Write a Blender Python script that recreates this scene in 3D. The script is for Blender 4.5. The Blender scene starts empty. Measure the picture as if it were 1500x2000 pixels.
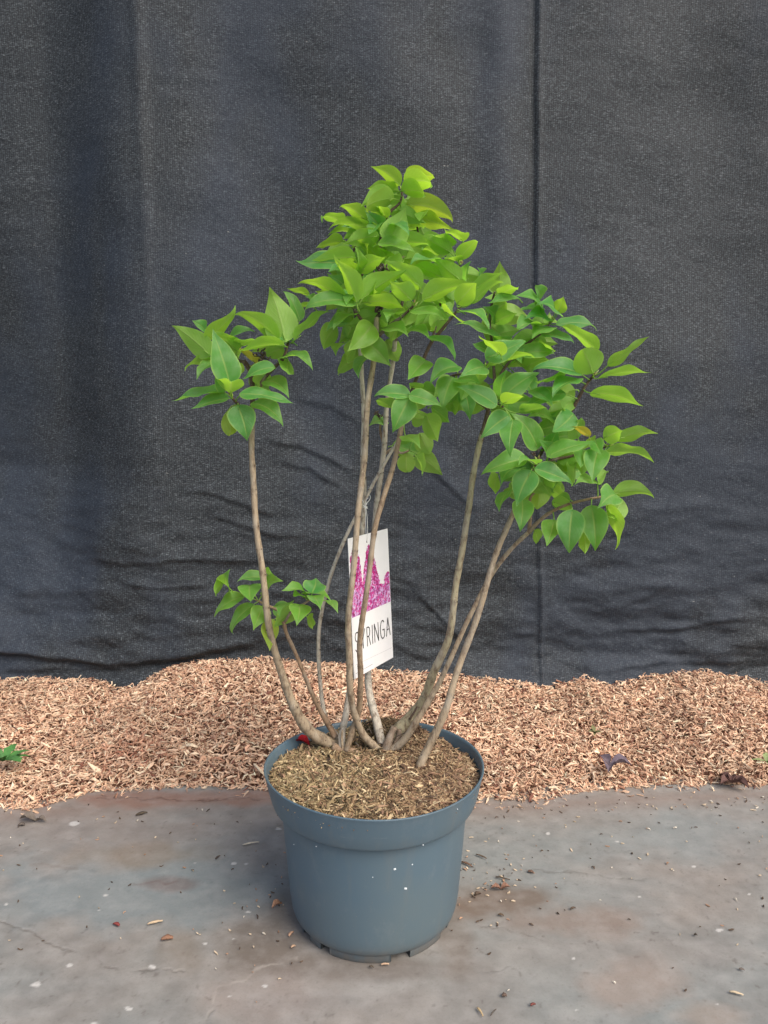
import bpy, math, random
import numpy as np
from mathutils import Vector, noise
random.seed(7); rs = np.random.RandomState(11)
C = bpy.context.scene
col = C.collection
# ------------------------------------------------------------------ camera
PITCH = math.radians(7.0); H = 0.775; F = 1444.0
cam = bpy.data.cameras.new('camera'); camo = bpy.data.objects.new('camera', cam); col.objects.link(camo)
cam.sensor_fit = 'VERTICAL'; cam.sensor_height = 36.0; cam.sensor_width = 27.0
cam.lens = 36.0*F/2000.0; cam.clip_start = 0.02; cam.clip_end = 200
camo.location = (0, 0, H); camo.rotation_euler = (math.pi/2-PITCH, 0, 0)
C.camera = camo
# ------------------------------------------------------------------ world, sun, exposure
W = bpy.data.worlds.new('World'); C.world = W; W.use_nodes = True
nt = W.node_tree; nt.nodes.clear()
SUN_EL = math.radians(47); SUN_AZ = math.radians(138)      # compass: 0 = +Y, so the sun is behind the camera, to its right
sky = nt.nodes.new('ShaderNodeTexSky'); sky.sky_type = 'NISHITA'; sky.sun_disc = False
sky.sun_elevation = SUN_EL; sky.sun_rotation = SUN_AZ; sky.air_density = 1.0; sky.dust_density = 4.0; sky.ozone_density = 0.6
bg = nt.nodes.new('ShaderNodeBackground'); bg.inputs[1].default_value = 0.105
wo = nt.nodes.new('ShaderNodeOutputWorld')
nt.links.new(sky.outputs[0], bg.inputs[0]); nt.links.new(bg.outputs[0], wo.inputs[0])
sl = bpy.data.lights.new('sun', 'SUN'); sl.energy = 1.4; sl.angle = math.radians(38); sl.color = (1.0, 0.95, 0.88)
so = bpy.data.objects.new('sun', sl); col.objects.link(so)
sd = Vector((math.sin(SUN_AZ)*math.cos(SUN_EL), math.cos(SUN_AZ)*math.cos(SUN_EL), math.sin(SUN_EL)))
so.rotation_euler = sd.to_track_quat('Z', 'Y').to_euler()
C.view_settings.view_transform = 'Standard'; C.view_settings.look = 'None'
C.view_settings.gamma = 1; C.view_settings.use_curve_mapping = False
C.view_settings.exposure = 0.84
# ------------------------------------------------------------------ helpers
CAM = Vector((0, 0, H))
def at(px, py, Y):
    x = (px-750)/F; v = (1000-py)/F
    d = Vector((x, math.cos(PITCH)+v*math.sin(PITCH), -math.sin(PITCH)+v*math.cos(PITCH)))
    return CAM + d*(Y/d.y)
def onz(px, py, Z):
    p = at(px, py, 1.0); d = p-CAM
    return CAM + d*((Z-H)/d.z)
def m_per_px(p): return (p.y*math.cos(PITCH)+(H-p.z)*math.sin(PITCH))/F
def proj(p):
    q = p-CAM; dep = q.y*math.cos(PITCH)-q.z*math.sin(PITCH)
    return 750+F*q.x/dep, 1000-F*(q.z*math.cos(PITCH)+q.y*math.sin(PITCH))/dep
def tag(o, label=None, cat=None, group=None, kind=None):
    if label: o['label'] = label
    if cat: o['category'] = cat
    if group: o['group'] = group
    if kind: o['kind'] = kind
    return o
def empty(name, loc):
    o = bpy.data.objects.new(name, None); o.empty_display_size = .05; col.objects.link(o); o.location = loc; return o
def mesh_obj(name, V, Fc, mat, parent=None, smooth=True, colr=None, uv=None, origin=None):
    """V Nx3, Fc list/array of faces; world coordinates; origin = world point that becomes the object's origin"""
    V = np.asarray(V, dtype=np.float64).reshape(-1, 3)
    if origin is None: origin = Vector((0, 0, 0))
    if parent is not None and origin.length == 0: origin = Vector(parent.get('_w', (0, 0, 0)))
    me = bpy.data.meshes.new(name)
    Vl = V - np.array(origin)
    if isinstance(Fc, np.ndarray):
        n, k = Fc.shape
        me.vertices.add(len(Vl)); me.vertices.foreach_set('co', Vl.astype(np.float32).ravel())
        me.loops.add(n*k); me.loops.foreach_set('vertex_index', Fc.astype(np.int32).ravel())
        me.polygons.add(n); me.polygons.foreach_set('loop_start', np.arange(0, n*k, k, dtype=np.int32))
        me.update(calc_edges=True)
    else:
        me.from_pydata([tuple(v) for v in Vl], [], [tuple(f) for f in Fc]); me.update()
    me.polygons.foreach_set('use_smooth', np.full(len(me.polygons), smooth, dtype=bool))
    if colr is not None:
        ca = me.color_attributes.new('Col', 'FLOAT_COLOR', 'POINT')
        cc = np.ones((len(V), 4), dtype=np.float32); cc[:, :3] = np.asarray(colr).reshape(-1, 3)
        ca.data.foreach_set('color', cc.ravel())
    if uv is not None:
        ul = me.uv_layers.new(name='UVMap'); idx = np.zeros(len(me.loops), dtype=np.int32)
        me.loops.foreach_get('vertex_index', idx)
        ul.data.foreach_set('uv', np.asarray(uv, dtype=np.float32)[idx].ravel())
    me.materials.append(mat)
    o = bpy.data.objects.new(name, me); col.objects.link(o)
    if parent is not None:
        o.parent = parent; o.location = Vector(origin)-Vector(parent.get('_w', (0, 0, 0)))
    else: o.location = origin
    return o
WORLD = {}
def mark(o, p): o['_w'] = tuple(p); return o
# ---- node helpers
class NT:
    def __init__(s, name):
        s.m = bpy.data.materials.new(name); s.m.use_nodes = True; s.t = s.m.node_tree
        s.p = s.t.nodes['Principled BSDF']; s.o = s.t.nodes['Material Output']
    def n(s, t, **k):
        nd = s.t.nodes.new(t)
        for a, b in k.items():
            if a.startswith('i_'): nd.inputs[a[2:].replace('_', ' ')].default_value = b
            else: setattr(nd, a, b)
        return nd
    def l(s, a, b): s.t.links.new(a, b)
    def coords(s, kind='Object', scale=(1, 1, 1)):
        tc = s.n('ShaderNodeTexCoord'); mp = s.n('ShaderNodeMapping'); mp.inputs['Scale'].default_value = scale
        s.l(tc.outputs[kind], mp.inputs[0]); return mp.outputs[0]
    def noise(s, vec, scale, detail=4, rough=.55):
        nn = s.n('ShaderNodeTexNoise'); nn.inputs['Scale'].default_value = scale; nn.inputs['Detail'].default_value = detail
        nn.inputs['Roughness'].default_value = rough; s.l(vec, nn.inputs['Vector']); return nn.outputs['Fac']
    def ramp(s, fac, stops):
        r = s.n('ShaderNodeValToRGB'); e = r.color_ramp.elements
        while len(e) < len(stops): e.new(.5)
        for i, (p, c) in enumerate(stops): e[i].position = p; e[i].color = (*c, 1) if len(c) == 3 else c
        s.l(fac, r.inputs[0]); return r.outputs[0]
    def mix(s, a, b, fac, mode='MIX'):
        m = s.n('ShaderNodeMix', data_type='RGBA', blend_type=mode)
        for v, i in ((fac, 0), (a, 6), (b, 7)):
            if hasattr(v, 'links'): s.l(v, m.inputs[i])
            elif i == 0: m.inputs[0].default_value = v
            else: m.inputs[i].default_value = (*v, 1)
        return m.outputs[2]
    def math(s, op, a, b=0.0):
        m = s.n('ShaderNodeMath', operation=op)
        for i, v in enumerate((a, b)):
            if hasattr(v, 'links'): s.l(v, m.inputs[i])
            else: m.inputs[i].default_value = v
        return m.outputs[0]
    def bump(s, h, strength, dist=.001):
        b = s.n('ShaderNodeBump'); b.inputs['Strength'].default_value = strength; b.inputs['Distance'].default_value = dist
        s.l(h, b.inputs['Height']); s.l(b.outputs[0], s.p.inputs['Normal']); return b.outputs[0]
    def vcol(s):
        a = s.n('ShaderNodeAttribute'); a.attribute_name = 'Col'; return a.outputs['Color']
g = lambda v: (v, v, v)
# ------------------------------------------------------------------ materials
# leaf
L = NT('leaf'); uvn = L.n('ShaderNodeTexCoord'); sep = L.n('ShaderNodeSeparateXYZ'); L.l(uvn.outputs['UV'], sep.inputs[0])
u, v = sep.outputs[0], sep.outputs[1]
av = L.math('ABSOLUTE', L.math('SUBTRACT', v, .5))                 # 0 at the midrib, .5 at the edge
mid = L.ramp(av, [(0, g(1)), (.022, g(.75)), (.045, g(0))])
vp = L.math('SUBTRACT', L.math('MULTIPLY', u, 9.0), L.math('MULTIPLY', av, 7.0))
vs = L.math('ABSOLUTE', L.math('SUBTRACT', L.math('FRACT', vp), .5))
side = L.ramp(vs, [(0, g(1)), (.06, g(.3)), (.14, g(0))])
edge = L.ramp(av, [(.43, g(0)), (.475, g(1))])
vc = L.vcol(); sc = L.n('ShaderNodeSeparateColor'); L.l(vc, sc.inputs[0])
oc = L.coords('Object')
blot = L.noise(oc, 60, 3)
top = L.mix((.078, .290, .072), (.200, .420, .040), sc.outputs[0])
top = L.mix(top, (.36, .30, .035), sc.outputs[1])
top = L.mix(top, L.mix(top, (.42, .55, .30), .35), L.ramp(blot, [(.42, g(0)), (.72, g(1))]))
top = L.mix(top, (.34, .50, .13), L.math('MULTIPLY', mid, .8))
top = L.mix(top, (.24, .42, .10), L.math('MULTIPLY', side, .24))
top = L.mix(top, (.45, .62, .16), L.math('MULTIPLY', edge, .5))
under = L.mix(top, (.34, .56, .11), .55)
geo = L.n('ShaderNodeNewGeometry')
base = L.mix(top, under, geo.outputs['Backfacing'])
L.l(base, L.p.inputs['Base Color']); L.p.inputs['Roughness'].default_value = .45
L.p.inputs['Specular IOR Level'].default_value = .42
L.bump(L.math('ADD', L.math('MULTIPLY', side, -.5), L.math('ADD', L.math('MULTIPLY', mid, -1.0), L.noise(oc, 120, 3))), .6, .0009)
tr = L.n('ShaderNodeBsdfTranslucent')
trc = L.mix((.30, .66, .06), (.54, .84, .05), sc.outputs[0])
trc = L.mix(trc, (.75, .55, .05), sc.outputs[1])
trc = L.mix(trc, (.55, .72, .16), L.math('MULTIPLY', mid, .6)); L.l(trc, tr.inputs[0])
mx = L.n('ShaderNodeMixShader'); mx.inputs[0].default_value = .50
L.l(L.p.outputs[0], mx.inputs[1]); L.l(tr.outputs[0], mx.inputs[2]); L.l(mx.outputs[0], L.o.inputs[0])
M_leaf = L.m
# bark
B = NT('bark'); oc = B.coords('Object', (1, 1, .35))
c = B.mix(B.vcol(), (.12, .075, .045), B.ramp(B.noise(oc, 160, 5, .7), [(.48, g(0)), (.66, g(.85))]))
c = B.mix(c, (.55, .50, .42), B.ramp(B.noise(B.coords('Object'), 520, 2), [(.66, g(0)), (.72, g(.6))]))
c = B.mix(c, (.42, .39, .33), B.ramp(B.noise(B.coords('Object', (1, 1, .5)), 45, 3), [(.5, g(0)), (.75, g(.55))]))
B.l(c, B.p.inputs['Base Color']); B.p.inputs['Roughness'].default_value = .8
B.bump(B.noise(oc, 220, 5, .7), .9, .0012); M_bark = B.m
# cloth
K = NT('shade_cloth')
fl = K.noise(K.coords('Object', (1.0, 1, 3.6)), 125, 4, .8)        # short horizontal threads
fl2 = K.noise(K.coords('Object', (4.0, 1, 1.3)), 100, 3, .7)         # darker vertical ribs
big = K.noise(K.coords('Object', (1, 1, .5)), 2.2, 3)
fac = K.n('ShaderNodeTexWave', wave_type='BANDS', bands_direction='X'); fac.inputs['Scale'].default_value = 55
fac.inputs['Distortion'].default_value = .6; K.l(K.coords('Object'), fac.inputs['Vector'])
c = K.ramp(fl, [(.34, (.009, .0115, .0145)), (.47, (.030, .036, .042)), (.57, (.058, .068, .077)), (.70, (.22, .245, .265))])
c = K.mix(c, (.009, .010, .012), K.ramp(fl2, [(.50, g(0)), (.72, g(.8))]))
c = K.mix(c, K.mix(c, (.004, .005, .006), .55), K.ramp(fac.outputs['Fac'], [(.0, g(1)), (.35, g(0))]))
c = K.mix(c, K.mix(c, (.030, .042, .066), .45), K.ramp(big, [(.46, g(0)), (.58, g(1))]))
lint = K.ramp(K.noise(K.coords('Object', (1, 1, 1.6)), 75, 1), [(.80, g(0)), (.84, g(.6))])
c = K.mix(c, (.30, .30, .28), lint)
K.l(c, K.p.inputs['Base Color']); K.p.inputs['Roughness'].default_value = .62
K.p.inputs['Specular IOR Level'].default_value = .30
K.bump(K.math('ADD', fl, K.math('MULTIPLY', fl2, .6)), .6, .0025); M_cloth = K.m
# plastic pot
P = NT('pot_plastic')
n1 = P.noise(P.coords('Object'), 5, 4)
c = P.ramp(n1, [(.35, (.076, .127, .170)), (.65, (.096, .138, .160))])
dust = P.noise(P.coords('Object', (1, 1, .6)), 28, 6, .7)
c = P.mix(c, (.21, .24, .25), P.ramp(dust, [(.55, g(0)), (.85, g(.35))]))
c = P.mix(c, (.22, .20, .17), P.ramp(P.noise(P.coords('Object'), 330, 2), [(.70, g(0)), (.78, g(.45))]))
scr = P.noise(P.coords('Object', (1, 1, 14)), 9, 5, .8); c = P.mix(c, (.24, .27, .28), P.ramp(scr, [(.66, g(0)), (.70, g(.35)), (.72, g(0))]))
run = P.noise(P.coords('Object', (1, 1, .12)), 38, 4, .7); c = P.mix(c, P.mix(c, (.15, .16, .155), .5), P.ramp(run, [(.52, g(0)), (.75, g(.6))]))
tz = P.n('ShaderNodeSeparateXYZ'); P.l(P.coords('Object'), tz.inputs[0])
c = P.mix(c, (.15, .13, .11), P.math('MULTIPLY', P.ramp(tz.outputs[2], [(0, g(.8)), (.035, g(0))]), P.ramp(dust, [(.35, g(0)), (.6, g(1))])))
P.l(c, P.p.inputs['Base Color']); P.p.inputs['Roughness'].default_value = .46
P.bump(P.math('ADD', P.noise(P.coords('Object'), 900, 2), P.math('MULTIPLY', P.noise(P.coords('Object', (.3, .3, 2)), 60, 3), .6)), .25, .0004); M_pot = P.m
# concrete (colour attribute + fine grain)
Q = NT('concrete')
gcol = Q.vcol(); f1 = Q.noise(Q.coords('Object'), 260, 5, .7); f2 = Q.noise(Q.coords('Object', (1, 1.2, 1)), 26, 7, .7)
c = Q.mix(gcol, Q.mix(gcol, (.10, .085, .07), .6), Q.ramp(f1, [(.52, g(0)), (.78, g(.55))]))
c = Q.mix(c, Q.mix(c, (.50, .48, .455), .5), Q.ramp(f2, [(.45, g(0)), (.75, g(.5))]))
c = Q.mix(c, (.62, .60, .56), Q.ramp(Q.noise(Q.coords('Object'), 90, 2, .6), [(.80, g(0)), (.84, g(.5))]))
Q.l(c, Q.p.inputs['Base Color'])
Q.l(Q.ramp(f2, [(.3, g(.42)), (.7, g(.62))]), Q.p.inputs['Roughness'])
Q.bump(Q.math('ADD', Q.math('MULTIPLY', f1, .4), f2), .22, .002); M_conc = Q.m
def vcmat(name, rough=.8, fine=300, amt=.35):
    X = NT(name); v_ = X.vcol()
    c_ = X.mix(v_, X.mix(v_, (.05, .025, .012), .7), X.ramp(X.noise(X.coords('Object'), fine, 3), [(.5, g(0)), (.75, g(amt))]))
    X.l(c_, X.p.inputs['Base Color']); X.p.inputs['Roughness'].default_value = rough; X.p.inputs['Specular IOR Level'].default_value = .25
    return X.m
M_chip = vcmat('wood_chips'); M_pc = vcmat('potting_bark', .85)
def plain(name, rgb, rough=.6, var=.0):
    X = NT(name); n_ = X.noise(X.coords('Object'), 40, 3)
    X.l(X.ramp(n_, [(.3, tuple(k*(1-var) for k in rgb)), (.7, tuple(min(1, k*(1+var)) for k in rgb))]), X.p.inputs['Base Color'])
    X.p.inputs['Roughness'].default_value = rough; return X.m
M_card = plain('glossy_card', (.86, .86, .86), .35, .02); M_ink = plain('black_ink', (.02, .02, .022), .5); M_grey = plain('grey_ink', (.45, .45, .46), .5)
M_string = plain('white_string', (.75, .75, .73), .8); M_white = plain('white_paint', (.72, .76, .78), .5, .05)
M_print = vcmat('printed_flowers', .4, 900, .1)
# ------------------------------------------------------------------ ground
def interp(x, pts): return np.interp(x, [p[0] for p in pts], [p[1] for p in pts])
def vnoise(X, Y, s, seed=0, octs=4):
    X = np.asarray(X, float)+0*np.asarray(Y, float); Y = np.asarray(Y, float)+0*X; out = np.zeros(X.shape); amp = 1; tot = 0; r = np.random.RandomState(seed)
    for o in range(octs):
        G = r.rand(64, 64); a = (X*s) % 64; b = (Y*s) % 64
        i = np.floor(a).astype(int); j = np.floor(b).astype(int); fa = a-i; fb = b-j
        fa = fa*fa*(3-2*fa); fb = fb*fb*(3-2*fb); i %= 64; j %= 64; i1 = (i+1) % 64; j1 = (j+1) % 64
        out += amp*((G[i, j]*(1-fa)+G[i1, j]*fa)*(1-fb)+(G[i, j1]*(1-fa)+G[i1, j1]*fa)*fb)
        tot += amp; amp *= .5; s *= 2.07; X = X+3.1; Y = Y+1.7
    return out/tot
def grid_faces(nx, ny):
    i, j = np.meshgrid(np.arange(nx-1), np.arange(ny-1), indexing='ij'); a = (i*ny+j).ravel()
    return np.stack([a, a+ny, a+ny+1, a+1], 1)
xs = np.concatenate([[-14, -8, -4, -2.5, -1.6, -1.2], np.arange(-.95, .95, .0024), [1.2, 1.6, 2.5, 4, 8, 14]])
ys = np.concatenate([[-14, -8, -4, -2, -1, 0, .4, .7], np.arange(.84, 1.62, .0024), [1.8, 2.2, 3, 5, 9, 14]])
GX, GY = np.meshgrid(xs, ys, indexing='ij')
PX = 750+F*GX/(GY*math.cos(PITCH)+H*math.sin(PITCH))               # where the ground point shows, only to place the painted pot shade and the stains seen in the photo
PY = 1000+F*(H*math.cos(PITCH)-GY*math.sin(PITCH))/np.maximum(.05, GY*math.cos(PITCH)+H*math.sin(PITCH))
Zg = (vnoise(GX, GY, 3, 1)-.5)*.003+(vnoise(GX, GY, 25, 2)-.5)*.0008
warm = vnoise(GX+5, GY*1.8+5, 4.0, 3, 5); cool = vnoise(GX+9, GY*1.6+2, 3.0, 4, 5); dk = vnoise(GX+4, GY*1.5, 7.0, 5, 5)
colg = np.zeros(GX.shape+(3,)); colg[:] = (.255, .240, .220)
def blend(mask, rgb):
    global colg
    m = np.clip(mask, 0, 1)[..., None]; colg = colg*(1-m)+np.array(rgb)*m
def blob(x, y, rx, ry, soft=1.0):
    d = np.sqrt(((PX-x)/rx)**2+((PY-y)/ry)**2)+(vnoise(GX, GY, 14, int(x) % 97, 4)-.5)*1.3
    return np.clip((1.25-d)/(.7*soft), 0, 1)
blend((cool-.42)*4*.65, (.228, .246, .238)); blend((warm-.52)*4*.5, (.285, .245, .212)); blend((dk-.55)*3*.4, (.18, .165, .15))
fine = vnoise(GX, GY*1.1, 45, 6, 5); colg *= (.80+.40*fine)[..., None]; blend((vnoise(GX, GY*1.2, 16, 7, 5)-.58)*5*.35, (.34, .325, .30)); blend((vnoise(GX+3, GY, 120, 8, 3)-.72)*8*.5, (.12, .10, .09))
blend(blob(250, 1745, 280, 75)*.65, (.185, .225, .235)); blend(blob(1330, 1640, 190, 50)*.5, (.24, .275, .275))
blend(blob(1120, 1760, 210, 60)*.4, (.25, .275, .27)); blend(blob(280, 1670, 150, 25)*.55, (.22, .17, .12))
blend(blob(180, 1625, 230, 40)*.35, (.25, .205, .18)); blend(blob(960, 1765, 120, 30)*.7, (.16, .105, .07))
blend(blob(1100, 1800, 160, 30)*.55, (.24, .165, .125)); blend(blob(1240, 1920, 90, 50)*.5, (.34, .25, .20))
blend(blob(505, 1850, 90, 45)*.7, (.145, .115, .09)); blend(blob(350, 1855, 50, 40)*.5, (.20, .16, .12))  # pot's shade painted into the concrete at its left, then a brown stain
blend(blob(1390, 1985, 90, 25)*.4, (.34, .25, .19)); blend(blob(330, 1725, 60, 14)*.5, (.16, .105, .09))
blend(blob(560, 1790, 45, 50)*.6, (.15, .13, .11)); blend(blob(730, 1890, 210, 22)*.6, (.15, .125, .105)); blend(blob(900, 1840, 40, 60)*.5, (.17, .13, .10))  # shade close round the pot's foot, painted into the floor colour
blend(blob(520, 1950, 140, 50)*.3, (.30, .235, .205)); blend(blob(380, 1560, 260, 16)*.75, (.27, .145, .105))
blend(np.clip(1-np.abs(PY-interp(PX, [(0, 1590), (500, 1560), (1000, 1575), (1500, 1550)]))/26., 0, 1)*.4, (.26, .165, .125))
def crack(pts, w=1.4, depth=.0015, dark=.85, rgb=(.09, .075, .065)):
    global Zg
    best = np.full(GX.shape, 1e9); jx = (vnoise(GX, GY, 60, 21, 3)-.5)*14
    for (x0, y0), (x1, y1) in zip(pts[:-1], pts[1:]):
        dx, dy = x1-x0, y1-y0; t = np.clip(((PX-x0)*dx+(PY-y0)*dy)/(dx*dx+dy*dy), 0, 1)
        best = np.minimum(best, np.hypot(PX-x0-t*dx, (PY+jx-y0-t*dy)))
    m = np.clip(1.6-best/w, 0, 1); m *= np.clip(vnoise(GX, GY, 30, 31, 2)*3.0-.75, .05, 1)
    blend(m*dark, rgb); Zg = Zg-m*depth
crack([(0, 1800), (60, 1818), (90, 1840), (125, 1855), (185, 1868), (205, 1885), (255, 1895)], 1.3, dark=.6)
crack([(255, 1895), (310, 1893), (360, 1898)], 1.3, dark=.5)
crack([(345, 1955), (365, 1990), (385, 2000)], 1.4, dark=.6); crack([(430, 1960), (412, 1975), (400, 2000)], 1.3, dark=.5)
crack([(415, 1955), (425, 1925), (480, 1910), (500, 1893), (540, 1880), (580, 1872)], 2.2, 0, .55, (.40, .36, .32))
crack([(410, 1950), (390, 1935)], 1.3, dark=.5); crack([(940, 1810), (1010, 1820), (1060, 1835)], 1.2, .0008, .4); crack([(1050, 1880), (940, 1898)], 1.2, .0006, .35)
crack([(1040, 1700), (1180, 1712), (1260, 1718)], 1.3, .0006, .35); crack([(260, 1728), (345, 1722)], 2.0, 0, .5, (.14, .09, .08)); crack([(150, 1700), (110, 1695), (60, 1690)], 3, 0, .35, (.16, .13, .11))
crack([(190, 1558), (400, 1562), (545, 1560)], 1.5, .001, .6, (.10, .05, .035))
for (x, y, r) in [(206, 1748, 6), (137, 1885, 7), (68, 1923, 12), (250, 1970, 9), (145, 1609, 9), (456, 1686, 6), (480, 1688, 6), (543, 1619, 7), (380, 1686, 4),
                  (193, 1778, 3), (486, 1781, 6), (456, 1833, 4), (1070, 1629, 4), (1206, 1644, 4), (1249, 1752, 4), (1407, 1817, 6), (1463, 1747, 4), (1400, 1962, 3),
                  (1126, 1972, 4), (12, 1766, 5), (518, 1925, 5), (448, 1946, 4), (300, 1888, 9), (400, 1842, 4), (183, 2000, 6), (1120, 1872, 3), (1355, 1693, 4), (1018, 1690, 3)]:
    d = np.sqrt(((PX-x)/(r*1.05))**2+((PY-y)/(r*.5))**2)+(vnoise(GX, GY, 110, r, 2)-.5)*1.5
    blend(np.clip((1-d)*3, 0, 1)*.8, (.60, .58, .55))
Vg = np.stack([GX, GY, Zg], -1).reshape(-1, 3)
tag(mesh_obj('concrete_floor', Vg, grid_faces(*GX.shape), M_conc, colr=colg.reshape(-1, 3)), kind='structure')
# ------------------------------------------------------------------ backdrop cloth
YC = 2.0
root = mark(empty('backdrop_cloth', (0, YC, 0)), (0, YC, 0))
tag(root, 'dark grey shade cloth hung as a backdrop behind the mulch', 'backdrop cloth')
def wpx(px, py): p = at(px, py, YC); return p.x, p.z
# (points along the crease, height, width above, width below) widths in metres
WR = [([(350, 955), (430, 968), (500, 995), (560, 1010)], .012, .03, .008), ([(390, 1000), (450, 1018), (520, 1040), (600, 1045)], .012, .03, .008),
      ([(150, 1095), (240, 1100), (330, 1090), (480, 1092), (560, 1098)], .014, .035, .007), ([(220, 1135), (300, 1146), (380, 1142), (430, 1140)], .012, .025, .006),
      ([(-200, 1240), (0, 1245), (150, 1240), (300, 1232), (480, 1222), (560, 1215)], .012, .05, .02),
      ([(-300, 1262), (0, 1272), (100, 1278), (200, 1285), (320, 1280), (420, 1262), (480, 1250), (560, 1238), (640, 1245)], .045, .10, .014),
      ([(-300, 1310), (0, 1305), (180, 1300), (330, 1297), (480, 1285), (640, 1288), (760, 1290)], .014, .03, .012),
      ([(500, 850), (580, 868), (650, 900), (700, 930)], .012, .03, .009), ([(520, 895), (600, 912), (680, 955)], .010, .03, .009),
      ([(560, 770), (640, 790), (720, 830)], .007, .03, .012), ([(760, 830), (830, 905), (900, 975), (940, 1010)], .009, .03, .010), ([(540, 1130), (620, 1160), (680, 1175)], .010, .03, .010),
      ([(790, 1150), (820, 1176), (868, 1228), (900, 1275)], .012, .03, .008), ([(770, 1215), (840, 1225), (900, 1245)], .008, .03, .012),
      ([(560, 1195), (650, 1205), (760, 1250), (840, 1290), (960, 1320)], .010, .04, .012), ([(740, 1120), (800, 1140), (870, 1150)], .007, .03, .010),
      ([(1140, 1238), (1217, 1232), (1300, 1228), (1350, 1219), (1433, 1208), (1500, 1206)], .016, .03, .007), ([(1400, 1250), (1440, 1257), (1500, 1266), (1560, 1268)], .014, .025, .007),
      ([(1060, 1330), (1140, 1307), (1233, 1297), (1333, 1292), (1483, 1288), (1600, 1290)], .018, .04, .010), ([(1390, 1322), (1420, 1314), (1487, 1297), (1520, 1285)], .010, .02, .006),
      ([(1130, 1198), (1200, 1185), (1240, 1173), (1283, 1147), (1320, 1120)], .008, .03, .010), ([(1120, 1080), (1180, 1040), (1250, 1000), (1320, 985)], .005, .04, .02),
      ([(1060, 1345), (1200, 1335), (1400, 1330), (1560, 1335)], .012, .03, .012), ([(640, 1320), (760, 1310), (900, 1330), (1030, 1335)], .012, .03, .012)]
XS0 = wpx(1033, 600)[0]
def cloth(name, x0, x1, back, seam):
    nx = int((x1-x0)/.006)+1; nz = int(2.5/.006)+1
    X, Z = np.meshgrid(np.linspace(x0, x1, nx), np.linspace(-.05, 2.45, nz), indexing='ij')
    D = np.zeros(X.shape)                                          # towards the camera
    for pts, a, wu, wd in WR:
        q = [wpx(*p) for p in pts]; q.sort(); qx = [p[0] for p in q]; qz = [p[1] for p in q]
        zc = np.interp(X, qx, qz)+(vnoise(X, Z*0, 14, int(a*1e4) % 50, 2)-.5)*.012
        e = max(.05, (qx[-1]-qx[0])*.28)
        f = np.clip((X-qx[0])/e, 0, 1)*np.clip((qx[-1]-X)/e, 0, 1); f = f*f*(3-2*f)
        d = Z-zc; D += .64*a*f*np.where(d > 0, np.exp(-(d/wu)), np.exp(-(d/wd)**2))
    # broad folds
    xl = wpx(285, 600)[0]
    wob = (vnoise(X*0, Z, 2.5, 61, 2)-.5)*.05; q_ = np.clip((xl-X+wob*np.clip(1.4-Z, 0, 1))/.30, 0, 1); q_ = q_*q_*(3-2*q_)
    D -= (.130*q_+.26*np.clip(xl-.16-X, 0, 1.5)*q_*np.clip(1.6-Z*.6, .3, 1))*np.clip((Z-.02)*1.6, .15, 1)*np.clip(1.75-Z*.55, .5, 1)
    D += .008*np.exp(-((X-xl-.01)/.02)**2)*np.clip(Z-.5, 0, 1); xb = wpx(985, 300)[0]
    D += .014*np.exp(-((X-xb)/.05)**2)*np.clip((Z-.5)*1.5, 0, 1)
    D += .012*np.sin(X*5.2+.6)*np.clip(Z, 0, 1)+.010*np.sin(X*11+Z*.8)*np.clip(Z-.3, 0, 1)
    low = np.clip(.75-Z, 0, .75)/.75
    D += (vnoise(X*.7+3, Z*2.2, 6, 8, 3)-.5)*.050*low+(vnoise(X+3, Z, 2.2, 9, 3)-.5)*.06
    D += (vnoise(X*.8, Z*1.8+4, 22, 10, 3)-.5)*.010*(.3+low)
    if seam == 'L':                                                # free hem on the right edge, which bellies forward
        xe = wpx(1033, 600)[0]; up = np.clip((Z-.55)*3, 0, 1)
        D += (.001+.003*up)*np.exp(-np.clip(xe-X, 0, 9)/.055)
        X = X+np.where(X > xe-.05, (vnoise(Z*0, Z, 5, 12, 3)-.5)*.006, 0)*up
    else:
        xe = wpx(1042, 600)[0]; D -= (.0005+.0055*np.clip(Z*1.5-.9, 0, 1))*np.exp(-((X-xe)/.0085)**2); D += .009*np.exp(-((X-wpx(1053, 600)[0])/.006)**2)
    zs, sx = zip(*sorted((wpx(a_, b_)[1], wpx(a_, b_)[0]-XS0) for a_, b_ in [(1034, 0), (1031, 200), (1033, 240), (1030, 700), (1036, 1000), (1043, 1200), (1040, 1340)]))
    X = X+np.interp(Z, zs, sx)*np.exp(-np.abs(X-XS0)/.5)
    foot = np.clip(.12-Z, 0, .2); D += foot*.5
    V = np.stack([X, YC+back-D, Z], -1).reshape(-1, 3)
    o = mesh_obj(name, V, grid_faces(*X.shape)[:, ::-1], M_cloth, root)
    return o
XS = wpx(1033, 600)[0]
a_ = cloth('cloth_panel', -2.3, XS, 0, 'L'); b_ = cloth('cloth_panel', XS-.03, 2.3, .0018, 'R')
tag(a_, 'wide panel left of the vertical seam, its hem overlapping'); tag(b_, 'panel right of the vertical seam, tucked behind the hem')
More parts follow.
